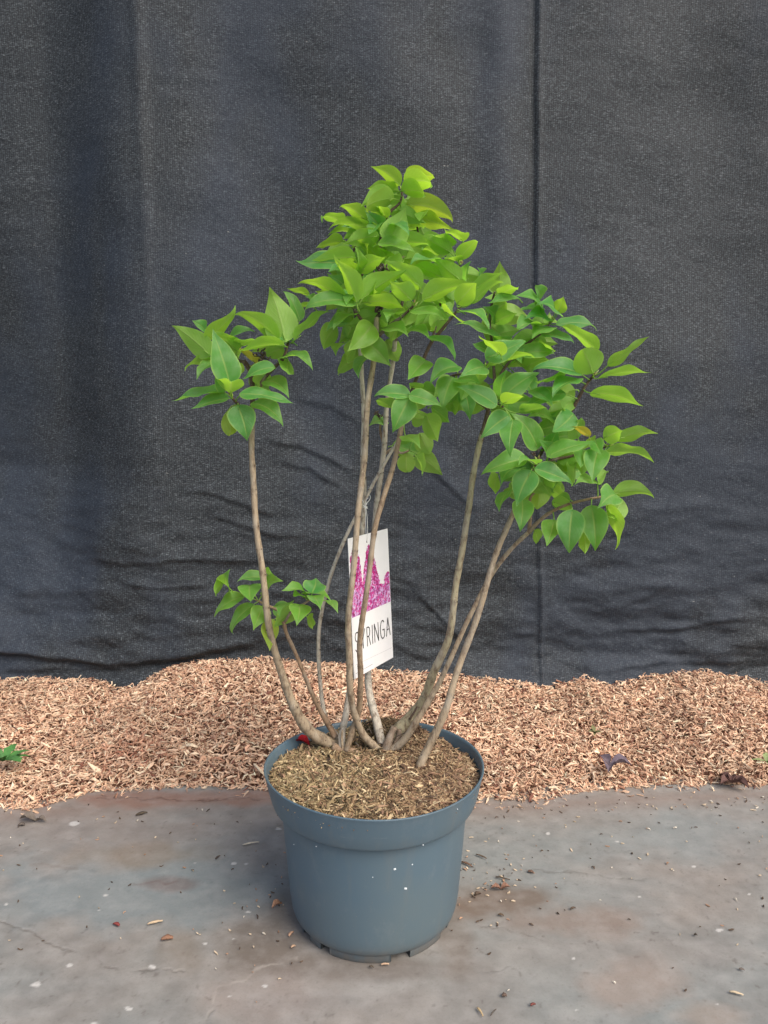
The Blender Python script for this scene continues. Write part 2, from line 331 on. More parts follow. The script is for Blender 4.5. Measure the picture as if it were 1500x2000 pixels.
# ------------------------------------------------------------------ mulch bed
edgeY = [(p[0], onz(p[0], p[1], 0.004)) for p in [(-400, 1570), (0, 1572), (60, 1578), (120, 1566), (190, 1546), (300, 1541), (420, 1541), (540, 1547), (740, 1556), (940, 1562), (1050, 1560), (1130, 1549), (1200, 1540), (1300, 1534), (1400, 1530), (1500, 1535), (1900, 1540)]]
EX = [q.x for _, q in edgeY]; EY = [q.y for _, q in edgeY]
topP = [at(x, y, YC-.04) for x, y in [(-500, 1330), (0, 1342), (100, 1336), (190, 1342), (235, 1352), (280, 1338), (330, 1312), (380, 1300), (470, 1300), (560, 1302), (700, 1314), (800, 1322), (950, 1334), (1010, 1342), (1080, 1352), (1120, 1344), (1150, 1335), (1190, 1346), (1240, 1340), (1290, 1328), (1390, 1328), (1430, 1340), (1500, 1346), (1900, 1340)]]
TX = [q.x for q in topP]; TZ = [q.z for q in topP]
def bedH(X, Y):
    e = np.interp(X, EX, EY)+.014+(vnoise(X, X*0, 18, 41, 3)-.5)*.03
    t = (Y-e)/(YC-.04-e); zt = np.interp(X, TX, TZ)
    tt = np.clip(t, 0, 1.3)
    return np.where(t < 0, t*.05, zt*(.40*np.clip(tt*6, 0, 1)**.7*np.clip(.25+tt, 0, 1)+(1-.40)*tt**1.15)*np.where(tt > 1, 1/np.maximum(tt, 1)**1.1, 1)+(vnoise(X, Y, 9, 42, 3)-.5)*.018*np.clip(tt*5, 0, 1)), t
bx, by = np.meshgrid(np.arange(-2.2, 2.2, .02), np.arange(1.25, 2.25, .0125), indexing='ij')
bz, bt = bedH(bx, by); bz = bz-.004
PALC = np.array([(.70, .46, .305), (.79, .565, .395), (.56, .34, .225), (.36, .185, .12), (.20, .085, .06), (.86, .68, .49), (.66, .39, .26)])
PRC = np.array([.29, .33, .14, .09, .05, .06, .04])
def chips(P, N, ln, wd, th, colr, tilt=.35, seed=1):
    """P: nx3 centres, N: nx3 normals"""
    n = len(P); r = np.random.RandomState(seed)
    N = N+r.normal(0, tilt, (n, 3)); N /= np.linalg.norm(N, axis=1)[:, None]
    a = r.rand(n)*2*np.pi; A = np.stack([np.cos(a), np.sin(a), np.zeros(n)], 1)
    A -= N*np.sum(A*N, 1)[:, None]; A /= np.linalg.norm(A, axis=1)[:, None]; Bv = np.cross(N, A)
    # three cross-sections, so chips bend a little and taper to splintered ends
    sec = []; bend = r.normal(0, .12, n)*ln; sw = r.normal(0, .10, n)*ln
    for k, (t, f) in enumerate(((-.5, .45), (0.02, 1.0), (.5, .35))):
        ctr = P+A*(ln*t)[:, None]+N*(bend*(1-4*t*t))[:, None]+Bv*(sw*(1-4*t*t))[:, None]
        wk = wd*(f*r.uniform(.6, 1.25, n)); tk = th*r.uniform(.7, 1.2, n)
        for sx, sy in ((-1, -1), (1, -1), (1, 1), (-1, 1)):
            sec.append(ctr+Bv*(wk*.5*sx)[:, None]+N*(tk*.5*sy)[:, None]+A*(ln*r.normal(0, .05, n))[:, None])
    V = np.stack(sec, 1).reshape(-1, 3)
    fb = [(3, 2, 1, 0), (8, 9, 10, 11)]
    for s in (0, 4):
        for k in range(4): fb.append((s+k, s+(k+1) % 4, s+4+(k+1) % 4, s+4+k))
    fb = np.array(fb); Fc = (fb[None]+(np.arange(n)*12)[:, None, None]).reshape(-1, 4)
    return V, Fc, np.repeat(colr, 12, axis=0)
def pick(pal, pr, n, r, var=.16):
    c_ = pal[r.choice(len(pal), n, p=pr/pr.sum())]*(1+r.normal(0, var, (n, 1))); return np.clip(c_, .008, .9)
r = np.random.RandomState(5)
n = 125000
cx = r.uniform(-1.75, 1.75, n); cy = 1.30+r.rand(n)*.80
h, t = bedH(cx, cy)
keep = (t > -.02+r.rand(n)*.05*0) & (cy < YC+.03); keep |= (t > -.10) & (t <= -.02) & (r.rand(n) < .10*np.exp((t+.02)*25))
cx, cy, h, t = cx[keep], cy[keep], h[keep], t[keep]; n = len(cx)
e_ = .01; hx = (bedH(cx+e_, cy)[0]-bedH(cx-e_, cy)[0])/(2*e_); hy = (bedH(cx, cy+e_)[0]-bedH(cx, cy-e_)[0])/(2*e_)
Nn = np.stack([-hx, -hy, np.ones(n)], 1); Nn /= np.linalg.norm(Nn, axis=1)[:, None]
ln = r.gamma(5, .0031, n)+.005; ln = np.clip(ln*.64, .0045, .030); wd = np.clip(ln*r.uniform(.10, .32, n), .0018, .0065)
ln[:900] *= 1.5; wd[:900] = np.minimum(wd[:900]*2.1, .009); cc = pick(PALC, PRC, n, r); cc[:260] = (.84, .68, .48); red = np.exp(-((cx-at(263, 1500, 1.6).x)/.07)**2-((cy-1.60)/.05)**2)*r.rand(n); cc = cc*(1-.7*red[:, None])+np.array((.42, .11, .06))*.7*red[:, None]
patch = vnoise(cx, cy, 6, 77, 3); cc *= (.78+.44*patch)[:, None]
zz = np.where(t < 0, .003, h)+r.rand(n)*.015*np.clip(t*20, 0, 1)
V, Fc, cv = chips(np.stack([cx, cy, zz], 1), Nn, ln, wd, np.clip(wd*.4, .001, .0028), cc, .5, 9)
nb = bx.size; Vb = np.stack([bx, by, bz], -1).reshape(-1, 3); Fb = grid_faces(*bx.shape)
cb = np.tile(np.array([(.15, .075, .045)]), (nb, 1))
tag(mesh_obj('bark_mulch', np.vstack([Vb, V]), np.vstack([Fb, Fc+nb]), M_chip, smooth=False, colr=np.vstack([cb, cv])),
    'bed of shredded orange brown bark chips heaped along the foot of the cloth', 'bark mulch', kind='stuff')
# ------------------------------------------------------------------ pot
POT = Vector((-.0152, 1.098, 0)); HP = .240
pot = mark(empty('plant_pot', POT), POT)
tag(pot, 'round blue grey plastic nursery pot with a deep rim band standing on concrete', 'plant pot')
def lathe(prof, n=160, a0=0, a1=2*math.pi, closed=True):
    V = []; Fc = []; m = len(prof); k = n if closed else n+1
    for i in range(k):
        a = a0+(a1-a0)*i/n
        for rr, z in [(q_, z_*1.026 if z_ > .02 else z_) for q_, z_ in prof]: V.append((POT.x+rr*math.cos(a), POT.y+rr*math.sin(a), z))
    for i in range(n):
        i2 = (i+1) % k
        for j in range(m-1): Fc.append((i*m+j, i2*m+j, i2*m+j+1, i*m+j+1))
    return V, Fc
body = [(.0, .016), (.100, .013), (.1205, .0125), (.1250, .0145), (.1285, .019), (.1310, .027), (.1335, .045), (.1372, .09), (.1412, .14), (.1442, .178), (.1446, .1850), (.1440, .1880), (.1440, .1930)]
V, Fc = lathe(body); mesh_obj('body', V, Fc, M_pot, pot)
rim = [(.1430, .1900), (.1535, .1892), (.1556, .1895), (.1566, .1908), (.1574, .1930), (.1600, .2000), (.1626, .2100), (.1653, .2220), (.1676, .2330), (.1688, .2375), (.1697, .2396), (.1697, .2405), (.1682, .2410), (.1666, .2404), (.1652, .2370), (.1625, .220), (.1590, .200), (.146, .189)]
V, Fc = lathe(rim, 200)
V = [(x+.0009*math.sin(3*math.atan2(y-POT.y, x-POT.x)+1), y+.0008*math.sin(2*math.atan2(y-POT.y, x-POT.x)), z+(.0012*math.sin(2*math.atan2(y-POT.y, x-POT.x)+.5) if z > .23 else 0)) for x, y, z in V]
mesh_obj('rim', V, Fc, M_pot, pot)
def arc_foot(d0, d1):
    prof = [(.098, .0134), (.098, .0), (.1200, .0), (.1212, .0012), (.1216, .0134)]
    V, Fc = lathe(prof, 24, math.radians(d0), math.radians(d1), False)
    m = 5; Fc.append(tuple(range(m))[::-1]); k = 24*m; Fc.append(tuple(k+i for i in range(m)))
    return mesh_obj('foot', V, Fc, M_pot, pot)
for d0, d1 in [(-122, -78), (-64, -34), (-22, 10), (22, 60), (72, 108), (120, 160), (172, 208), (218, 230)]: arc_foot(d0, d1)
def splat(px, py, rad, parent, el=1.0, rot=0):
    # on the pot's body: find the point of the body's surface on this ray
    p0 = at(px, py, 1); d = (p0-CAM).normalized(); t = .6
    while t < 2:
        q = CAM+d*t; rr = math.hypot(q.x-POT.x, q.y-POT.y); rb = np.interp(q.z, [.012, .046, .193, .1945, .246], [.122, .1335, .1446, .157, .170])
        if rr < rb and q.z < .245: break
        t += .0006
    nrm = Vector((q.x-POT.x, q.y-POT.y, 0)).normalized(); tx = nrm.cross(Vector((0, 0, 1))); V = [tuple(q+nrm*.0018)]; Fc = []
    for k in range(12):
        a = k*math.pi/6; rr = rad*(1+.2*math.sin(k*2.1)); c1, s1 = math.cos(a)*rr*el, math.sin(a)*rr
        V.append(tuple(q+tx*(c1*math.cos(rot)-s1*math.sin(rot))+Vector((0, 0, 1))*(c1*math.sin(rot)+s1*math.cos(rot))+nrm*.0004)); Fc.append((0, 1+k, 1+(k+1) % 12))
    return V, Fc
VV = []; FF = []
for (x, y, rd, el, ro) in [(771, 1697, .0026, 1.1, 0), (805, 1688, .0019, .9, 0), (792, 1735, .0022, 1.6, .5), (728, 1713, .0010, 1, 0), (575, 1649, .0012, .7, 0), (618, 1653, .0010, 1.5, 0), (893, 1580, .0010, .8, 0), (826, 1650, .0009, 1.5, .3), (560, 1677, .0008, 1, 0)]:
    a, b = splat(x, y, rd*.72, pot, el, ro); mesh_obj('paint_speck', a, b, M_white, pot)
# potting mulch
def soilH(x, y):
    dx, dy = x-POT.x, y-POT.y; rr = np.hypot(dx, dy)
    return .2265+.027*np.exp(-((dx-.02)**2)/.0060-((dy-.135)**2)/.0014)+.001*np.exp(-((dx)**2+(dy-.085)**2)/.006)+.003*np.exp(-rr**2/.01)-.006*np.clip((dy-.05)/.12, 0, 1)*np.clip(np.abs(dx)/.08, 0, 1)+.003*(vnoise(x*1.0+2, y, 28, 51, 3)-.5)*2+.010*np.clip(-dy/.16, 0, 1)*np.clip((.164-rr)/.03, 0, 1)
nr, na = 30, 96; V = []; Fc = []
for i in range(nr+1):
    for k in range(na):
        rr = .1625*i/nr; a = 2*math.pi*k/na; x, y = POT.x+rr*math.cos(a), POT.y+rr*math.sin(a); V.append((x, y, float(soilH(x, y))-.003))
for i in range(nr):
    for k in range(na): Fc.append((i*na+k, (i+1)*na+k, (i+1)*na+(k+1) % na, i*na+(k+1) % na))
Vs = np.array(V); Fs = np.array(Fc)
r = np.random.RandomState(15); n = 17000
rr = .1595*np.sqrt(r.rand(n)); a = r.rand(n)*2*np.pi; cx = POT.x+rr*np.cos(a); cy = POT.y+rr*np.sin(a)
ln = np.clip(r.gamma(4, .0027, n)+.003, .004, .026); ln[:500] = r.uniform(.012, .026, 500); ln = np.minimum(ln, np.maximum(.004, (.165-rr)*2.2)); wd = np.clip(ln*r.uniform(.07, .22, n), .0008, .0034); wd[:260] = np.minimum(ln[:260]*.42, .0075)
PAL2 = np.array([(.30, .205, .115), (.50, .375, .22), (.19, .115, .065), (.10, .06, .038), (.62, .50, .32), (.36, .215, .14), (.05, .033, .025)])
PR2 = np.array([.28, .17, .2, .12, .06, .10, .07]); cc = pick(PAL2, PR2, n, r, .18)
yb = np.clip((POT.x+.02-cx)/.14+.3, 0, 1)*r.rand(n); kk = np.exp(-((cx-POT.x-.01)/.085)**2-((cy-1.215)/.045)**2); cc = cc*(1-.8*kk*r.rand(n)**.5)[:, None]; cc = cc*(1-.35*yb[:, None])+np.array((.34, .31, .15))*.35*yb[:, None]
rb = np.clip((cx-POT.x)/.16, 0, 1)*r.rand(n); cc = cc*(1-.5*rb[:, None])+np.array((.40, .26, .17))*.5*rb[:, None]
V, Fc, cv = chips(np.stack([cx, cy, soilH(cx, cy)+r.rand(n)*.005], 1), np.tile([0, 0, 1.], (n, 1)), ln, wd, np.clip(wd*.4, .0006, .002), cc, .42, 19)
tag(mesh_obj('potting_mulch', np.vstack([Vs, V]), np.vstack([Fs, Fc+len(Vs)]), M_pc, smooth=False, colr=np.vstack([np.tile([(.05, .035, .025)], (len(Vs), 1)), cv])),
    'fine brown and straw coloured bark mulch filling the blue grey pot', 'bark mulch', kind='stuff')
# ------------------------------------------------------------------ shrub
SR = Vector((-.02, 1.19, .225))
shrub = mark(empty('lilac_shrub', SR), SR)
tag(shrub, 'young multi-stemmed lilac shrub with bright green pointed leaves growing in the pot', 'shrub')
def smooth_path(P, k=6):
    out = []
    n = len(P)
    for i in range(n-1):
        p0, p1, p2, p3 = P[max(i-1, 0)], P[i], P[i+1], P[min(i+2, n-1)]
        for j in range(k):
            t = j/k; out.append(.5*((2*p1)+(p2-p0)*t+(2*p0-5*p1+4*p2-p3)*t*t+(3*p1-p0-3*p2+p3)*t*t*t))
    out.append(P[-1]); return out
def tube(path, rad, sides=10, cap=True):
    V = []; Fc = []; n = len(path); up = Vector((.3, -.9, .1)).normalized()
    for i, p in enumerate(path):
        tg = (path[min(i+1, n-1)]-path[max(i-1, 0)]).normalized(); x = up.cross(tg).normalized(); y = tg.cross(x)
        for k in range(sides):
            a = 2*math.pi*k/sides; V.append(tuple(p+(x*math.cos(a)+y*math.sin(a))*rad[i]))
    for i in range(n-1):
        for k in range(sides): Fc.append((i*sides+k, i*sides+(k+1) % sides, (i+1)*sides+(k+1) % sides, (i+1)*sides+k))
    if cap: Fc.append(tuple(range(sides))[::-1]); Fc.append(tuple((n-1)*sides+k for k in range(sides)))
    return V, Fc
def ellipsoid(c, ax, ln, rd, m=6, s=7):
    ax = ax.normalized(); x = ax.orthogonal().normalized(); y = ax.cross(x); V = []; Fc = []
    for i in range(m+1):
        t = i/m; rr = rd*math.sin(math.pi*min(.97, max(.03, t)))*(1-.35*t)
        for k in range(s): a = 2*math.pi*k/s; V.append(tuple(c+ax*(ln*t)+(x*math.cos(a)+y*math.sin(a))*rr))
    for i in range(m):
        for k in range(s): Fc.append((i*s+k, i*s+(k+1) % s, (i+1)*s+(k+1) % s, (i+1)*s+k))
    return V, Fc
def stem(name, pts, tint, parent=None, nodes=1, buds=False, warp=1.0):
    """pts: (px, py, Y, width px)"""
    P = [at(x, y, Y) for x, y, Y, w in pts]; Rr = [w*.5*m_per_px(p) for (x, y, Y, w), p in zip(pts, P)]
    k = 8; path = smooth_path(P, k); rad = list(np.interp(np.linspace(0, len(P)-1, len(path)), range(len(P)), Rr))
    ll = [0]
    for i in range(1, len(path)): ll.append(ll[-1]+(path[i]-path[i-1]).length)
    # resample evenly
    Rr = None; rad = [q*.93 for q in rad]; L_ = ll[-1]; n = max(4, int(L_/.004)); tt = np.linspace(0, L_, n)
    A = np.array([tuple(p) for p in path]); A = np.stack([np.interp(tt, ll, A[:, q]) for q in range(3)], 1); rad = np.interp(tt, ll, rad)
    rr = random.Random(int(pts[0][0]*7+pts[0][1])); nd = []; s = rr.uniform(.02, .04)
    while s < L_: nd.append(s); s += rr.uniform(.030, .058)
    ph = rr.uniform(0, 9)
    for i in range(n):
        z = tt[i]; A[i, 0] += .0011*warp*math.sin(z*38+ph)*min(1, z/.05); A[i, 1] += .0011*math.sin(z*31+ph*2)*min(1, z/.05)
    path = [Vector(a) for a in A]; cols = []; sides = 10
    for i in range(n):
        b = sum(math.exp(-((tt[i]-q)/.0035)**2) for q in nd)*nodes
        rad[i] *= 1+.11*b+.04*math.sin(tt[i]*160+ph)
        dkk = 1-.38*min(1, sum(math.exp(-((tt[i]-q-.001)/.0022)**2) for q in nd)*nodes)
        cols += [tuple(np.array(tint)*dkk)]*sides
    V, Fc = tube(path, rad, sides)
    for q in nd:                                                   # dark bud scars, one or two at a node
        if not nodes: break
        i = min(n-2, int(q/L_*n)); p = path[i]; tg = (path[i+1]-path[i]).normalized()
        for sgn in ((-1, 1) if rr.random() < .5 else (rr.choice((-1, 1)),)):
            d = (Vector((sgn*.8, -.6, 0))).normalized(); v_, f_ = ellipsoid(p+d*rad[i]*.75-tg*.001, (d+tg*1.2), .0022+.15*rad[i], .0009+.12*rad[i])
            o_ = len(V); V += v_; Fc += [tuple(a+o_ for a in f) for f in f_]; cols += [(.085, .05, .035)]*len(v_)
    if buds:
        p = path[-1]; tg = (path[-1]-path[-3]).normalized()
        for k in range(5):
            d = (tg+Vector((rr.uniform(-.8, .8), rr.uniform(-.8, .8), rr.uniform(-.1, .7)))).normalized()
            v_, f_ = ellipsoid(p-tg*.002*k*.6, d, rr.uniform(.006, .010), rr.uniform(.0012, .002))
            o_ = len(V); V += v_; Fc += [tuple(a+o_ for a in f) for f in f_]; cols += [rr.choice([(.35, .45, .10), (.28, .30, .08), (.22, .15, .05)])]*len(v_)
    o = mesh_obj(name, V, Fc, M_bark, parent or shrub, colr=cols, origin=P[0]); mark(o, P[0])
    return o, path
tan_ = (.36, .285, .195); pale = (.52, .47, .39); grey = (.40, .36, .31); brn = (.30, .20, .125); drk = (.085, .055, .04); mos = (.35, .31, .20)
SK = []                                                            # skeleton points that leaves grow from: (px, py, point)
def reg(path):
    for p in path[::2]: x, y = proj(p); SK.append((x, y, p))
def ST(*a, leafy=False, **k):
    o, pa = stem(*a, **k)
    if leafy: reg(pa)
    return o
s1 = ST('stem', [(662, 1460, 1.19, 26), (640, 1450, 1.185, 25), (603, 1425, 1.17, 24), (570, 1370, 1.15, 19), (547, 1310, 1.14, 16), (530, 1240, 1.13, 14.5), (517, 1160, 1.13, 14), (505, 1060, 1.13, 13), (496, 965, 1.13, 13), (491, 890, 1.13, 12), (493, 835, 1.13, 12), (492, 790, 1.13, 11)], tan_)
ST('twig', [(492, 800, 1.13, 11), (494, 760, 1.13, 10), (490, 725, 1.13, 11), (477, 705, 1.12, 9)], drk, parent=s1, nodes=0, leafy=True)
ST('twig', [(494, 780, 1.13, 9), (515, 742, 1.12, 8), (535, 718, 1.11, 7), (552, 700, 1.10, 7), (561, 672, 1.10, 6), (563, 655, 1.10, 4)], drk, parent=s1, nodes=.5, buds=True, leafy=True)
ST('twig', [(492, 812, 1.13, 8), (470, 795, 1.11, 7), (455, 780, 1.09, 6), (450, 772, 1.09, 5)], drk, parent=s1, nodes=.5, buds=True, leafy=True)
ST('twig', [(478, 708, 1.12, 7), (455, 700, 1.12, 6), (430, 695, 1.11, 5), (410, 690, 1.11, 4)], drk, parent=s1, nodes=.5, leafy=True)
s2 = ST('stem', [(655, 1440, 1.19, 13), (640, 1412, 1.19, 12), (610, 1355, 1.175, 9), (590, 1310, 1.165, 8), (572, 1265, 1.16, 8), (560, 1235, 1.155, 8), (556, 1213, 1.15, 9)], brn)
ST('twig', [(556, 1215, 1.15, 8), (545, 1195, 1.16, 6), (520, 1182, 1.17, 5), (500, 1172, 1.17, 4)], brn, parent=s2, nodes=.5, leafy=True)
ST('twig', [(556, 1215, 1.15, 7), (572, 1190, 1.13, 5), (592, 1180, 1.12, 5), (604, 1172, 1.12, 4)], brn, parent=s2, nodes=.5, leafy=True)
s3 = ST('stem', [(665, 1448, 1.20, 14), (648, 1425, 1.20, 12), (636, 1400, 1.20, 10), (625, 1340, 1.21, 8.5), (622, 1280, 1.22, 8.5), (626, 1215, 1.22, 8), (638, 1150, 1.22, 8), (652, 1105, 1.22, 8), (690, 1020, 1.215, 7.5), (725, 950, 1.21, 7), (752, 905, 1.20, 7), (785, 850, 1.20, 6)], pale)
s4 = ST('stem', [(742, 1468, 1.175, 17), (728, 1455, 1.17, 16), (708, 1434, 1.165, 15), (692, 1388, 1.15, 14), (683, 1335, 1.13, 14), (681, 1285, 1.12, 14), (681, 1225, 1.11, 13.5), (686, 1150, 1.10, 13), (692, 1080, 1.10, 13), (701, 1000, 1.10, 13), (710, 900, 1.11, 13), (718, 800, 1.12, 12), (727, 725, 1.13, 12), (733, 660, 1.13, 12), (736, 620, 1.13, 12)], tan_)
ST('twig', [(736, 625, 1.135, 12), (738, 585, 1.14, 9), (741, 540, 1.145, 8), (743, 500, 1.145, 7), (745, 465, 1.14, 6), (748, 440, 1.135, 6), (760, 415, 1.12, 6), (780, 395, 1.12, 5), (784, 372, 1.12, 4)], drk, parent=s4, nodes=.5, buds=True, leafy=True)
ST('twig', [(735, 650, 1.135, 8), (712, 632, 1.125, 7), (698, 612, 1.115, 6), (692, 602, 1.11, 5)], drk, parent=s4, nodes=.5, buds=True, leafy=True)
ST('twig', [(740, 655, 1.135, 8), (762, 634, 1.115, 7), (786, 617, 1.10, 6), (808, 597, 1.09, 5)], drk, parent=s4, nodes=.5, buds=True, leafy=True)
ST('twig', [(741, 560, 1.13, 7), (720, 545, 1.12, 6), (700, 530, 1.115, 5), (692, 520, 1.11, 4)], drk, parent=s4, nodes=.5, buds=True, leafy=True)
ST('twig', [(742, 520, 1.15, 7), (765, 514, 1.135, 6), (785, 506, 1.13, 5)], drk, parent=s4, nodes=.5, buds=True, leafy=True)
s4b = ST('stem', [(668, 1466, 1.17, 14), (669, 1430, 1.18, 15), (677, 1380, 1.19, 14), (686, 1320, 1.21, 13), (692, 1240, 1.23, 12.5), (699, 1140, 1.24, 12), (706, 1040, 1.24, 12), (710, 960, 1.24, 12), (710, 860, 1.24, 11), (708, 760, 1.24, 10), (706, 700, 1.23, 10), (700, 640, 1.22, 9)], pale)
ST('twig', [(701, 650, 1.22, 8), (690, 600, 1.21, 7), (670, 570, 1.20, 6), (655, 545, 1.19, 5)], drk, parent=s4b, nodes=.5, leafy=True)
ST('twig', [(690, 600, 1.21, 6), (692, 550, 1.20, 5), (690, 500, 1.19, 5), (700, 470, 1.18, 4)], drk, parent=s4b, nodes=.5, leafy=True)
s5 = ST('stem', [(676, 1466, 1.165, 13), (688, 1430, 1.165, 13), (701, 1390, 1.16, 12.5), (703, 1330, 1.14, 12.5), (704, 1255, 1.12, 12), (713, 1170, 1.11, 12), (723, 1100, 1.11, 12), (735, 1025, 1.11, 12), (750, 965, 1.11, 11.5), (770, 900, 1.12, 11), (785, 838, 1.12, 11), (796, 790, 1.12, 10)], brn if 0 else (.31, .23, .15))
ST('twig', [(796, 795, 1.12, 9), (811, 742, 1.11, 8), (838, 679, 1.10, 7), (862, 647, 1.09, 7), (883, 620, 1.08, 6), (899, 599, 1.07, 5)], drk, parent=s5, nodes=.5, buds=True, leafy=True)
ST('twig', [(790, 820, 1.12, 7), (798, 790, 1.09, 6), (800, 770, 1.07, 5)], drk, parent=s5, nodes=.5, leafy=True)
ST('twig', [(838, 679, 1.10, 6), (850, 640, 1.11, 5), (865, 580, 1.12, 5), (880, 540, 1.12, 4), (900, 515, 1.12, 4)], drk, parent=s5, nodes=.5, buds=True, leafy=True)
s6 = ST('stem', [(752, 1466, 1.185, 20), (742, 1440, 1.19, 19), (733, 1400, 1.20, 18), (724, 1360, 1.22, 16), (719, 1315, 1.25, 14.5), (718, 1240, 1.27, 13), (722, 1150, 1.28, 12.5), (730, 1050, 1.28, 12), (739, 965, 1.28, 12), (746, 900, 1.27, 11.5), (752, 850, 1.26, 11), (758, 775, 1.25, 10), (765, 715, 1.24, 10), (772, 660, 1.22, 9)], pale)
ST('twig', [(772, 665, 1.22, 8), (785, 600, 1.20, 7), (800, 540, 1.19, 6), (815, 480, 1.18, 5), (812, 430, 1.17, 4), (800, 390, 1.16, 4)], drk, parent=s6, nodes=.5, leafy=True)
ST('twig', [(748, 890, 1.27, 7), (765, 878, 1.26, 6), (785, 885, 1.25, 5), (800, 880, 1.25, 4)], brn, parent=s6, nodes=.5, leafy=True)
ST('twig', [(750, 870, 1.26, 6), (742, 840, 1.27, 5), (745, 820, 1.28, 4)], brn, parent=s6, nodes=.5, leafy=True)
s7 = ST('stem', [(768, 1452, 1.19, 30), (779, 1425, 1.20, 27), (806, 1396, 1.20, 25), (830, 1362, 1.19, 20), (845, 1322, 1.18, 18), (859, 1288, 1.17, 16), (874, 1250, 1.16, 15), (884, 1200, 1.15, 14.5), (891, 1150, 1.15, 14), (899, 1095, 1.15, 13.5), (908, 1030, 1.15, 13), (917, 985, 1.15, 13), (926, 925, 1.15, 12.5), (935, 870, 1.15, 12), (941, 845, 1.15, 11)], mos)
ST('twig', [(941, 850, 1.15, 10), (955, 795, 1.14, 8), (968, 760, 1.14, 7), (985, 720, 1.15, 6), (1010, 690, 1.15, 6), (1030, 670, 1.15, 6), (1057, 650, 1.15, 5), (1079, 626, 1.15, 5)], drk, parent=s7, nodes=.5, buds=True, leafy=True)
ST('twig', [(960, 780, 1.14, 7), (975, 790, 1.10, 6), (985, 795, 1.08, 5)], drk, parent=s7, nodes=.5, leafy=True)
ST('twig', [(955, 800, 1.14, 7), (920, 775, 1.13, 6), (880, 740, 1.12, 6), (910, 728, 1.09, 5), (949, 716, 1.07, 4)], drk, parent=s7, nodes=.5, buds=True, leafy=True)
ST('twig', [(968, 760, 1.15, 7), (962, 690, 1.17, 6), (955, 630, 1.17, 6), (962, 590, 1.16, 5), (968, 570, 1.15, 4)], drk, parent=s7, nodes=.5, leafy=True)
s8 = ST('stem', [(752, 1468, 1.175, 17), (772, 1460, 1.17, 16), (793, 1440, 1.165, 15), (812, 1412, 1.16, 14), (832, 1380, 1.16, 13), (853, 1342, 1.16, 11), (874, 1298, 1.16, 10.5), (896, 1252, 1.17, 10), (920, 1200, 1.18, 10), (946, 1145, 1.18, 9.5), (966, 1112, 1.18, 9.5), (1000, 1072, 1.17, 9), (1033, 1040, 1.16, 8.5)], tan_)
ST('twig', [(1033, 1040, 1.16, 10), (1050, 1020, 1.15, 8), (1075, 1000, 1.13, 7), (1110, 985, 1.11, 6), (1150, 975, 1.10, 5), (1190, 968, 1.10, 4)], brn, parent=s8, nodes=.5, leafy=True)
ST('twig', [(1033, 1040, 1.16, 8), (1036, 1000, 1.17, 7), (1036, 970, 1.17, 5), (1070, 945, 1.17, 5), (1110, 930, 1.16, 4)], brn, parent=s8, nodes=.5, leafy=True)
s9 = ST('stem', [(815, 1510, 1.112, 20), (824, 1488, 1.115, 18), (838, 1458, 1.12, 17), (860, 1408, 1.12, 16.5), (875, 1370, 1.12, 15.5), (888, 1330, 1.125, 14), (902, 1290, 1.13, 13.5), (925, 1222, 1.13, 13), (950, 1145, 1.13, 12.5), (974, 1070, 1.13, 12), (998, 1010, 1.13, 11.5), (1018, 965, 1.12, 10)], tan_)
ST('twig', [(1018, 970, 1.12, 9), (1030, 935, 1.11, 8), (1042, 912, 1.09, 7), (1050, 898, 1.08, 6)], drk, parent=s9, nodes=.5, buds=True, leafy=True)
ST('twig', [(1042, 912, 1.10, 7), (1080, 898, 1.11, 6), (1110, 892, 1.11, 6), (1150, 880, 1.10, 5), (1188, 872, 1.09, 4)], drk, parent=s9, nodes=.5, buds=True, leafy=True)
ST('twig', [(1045, 905, 1.11, 7), (1070, 865, 1.12, 8), (1095, 828, 1.12, 8), (1115, 800, 1.11, 8), (1138, 762, 1.10, 7), (1150, 745, 1.10, 6), (1163, 732, 1.09, 5)], drk, parent=s9, nodes=.7, buds=True, leafy=True)
# bare old stub and root crown
ST('stub', [(752, 1468, 1.172, 20), (758, 1450, 1.172, 18), (763, 1434, 1.178, 15), (770, 1420, 1.18, 13)], (.22, .165, .12), nodes=1)
ST('stub', [(770, 1460, 1.175, 14), (778, 1440, 1.18, 13), (779, 1424, 1.185, 9)], (.16, .115, .08), nodes=1)
for k_ in range(16):                                               # dead rootlets and shreds tangled in the root crown
    x_, y_ = random.uniform(690, 800), random.uniform(1425, 1478); a_2 = random.uniform(0, 6.28); l2 = random.uniform(14, 34)
    stem('rootlet', [(x_, y_, 1.178, 2.6), (x_+l2*.5*math.cos(a_2), y_+l2*.35*math.sin(a_2)-random.uniform(2, 8), 1.172, 2.4), (x_+l2*math.cos(a_2), y_+l2*.6*math.sin(a_2), 1.168, 1.6)], random.choice([(.10, .07, .05), (.06, .045, .035), (.28, .21, .14)]), nodes=0)
ST('stub', [(765, 1470, 1.17, 14), (745, 1474, 1.165, 11), (722, 1478, 1.16, 6), (705, 1474, 1.16, 3)], brn, nodes=1)
ST('stub', [(668, 1492, 1.155, 6), (670, 1470, 1.165, 7), (668, 1440, 1.17, 5), (669, 1425, 1.17, 3)], tan_, nodes=1)
ST('stub', [(700, 1470, 1.165, 16), (670, 1466, 1.17, 20), (650, 1458, 1.175, 18)], brn, nodes=1)
ST('stub', [(790, 1470, 1.165, 6), (770, 1472, 1.17, 14), (750, 1470, 1.172, 16), (735, 1462, 1.172, 12)], (.27, .22, .17), nodes=1)
ST('stem', [(800, 1405, 1.19, 5), (812, 1385, 1.19, 4), (820, 1366, 1.19, 3)], drk, nodes=0)
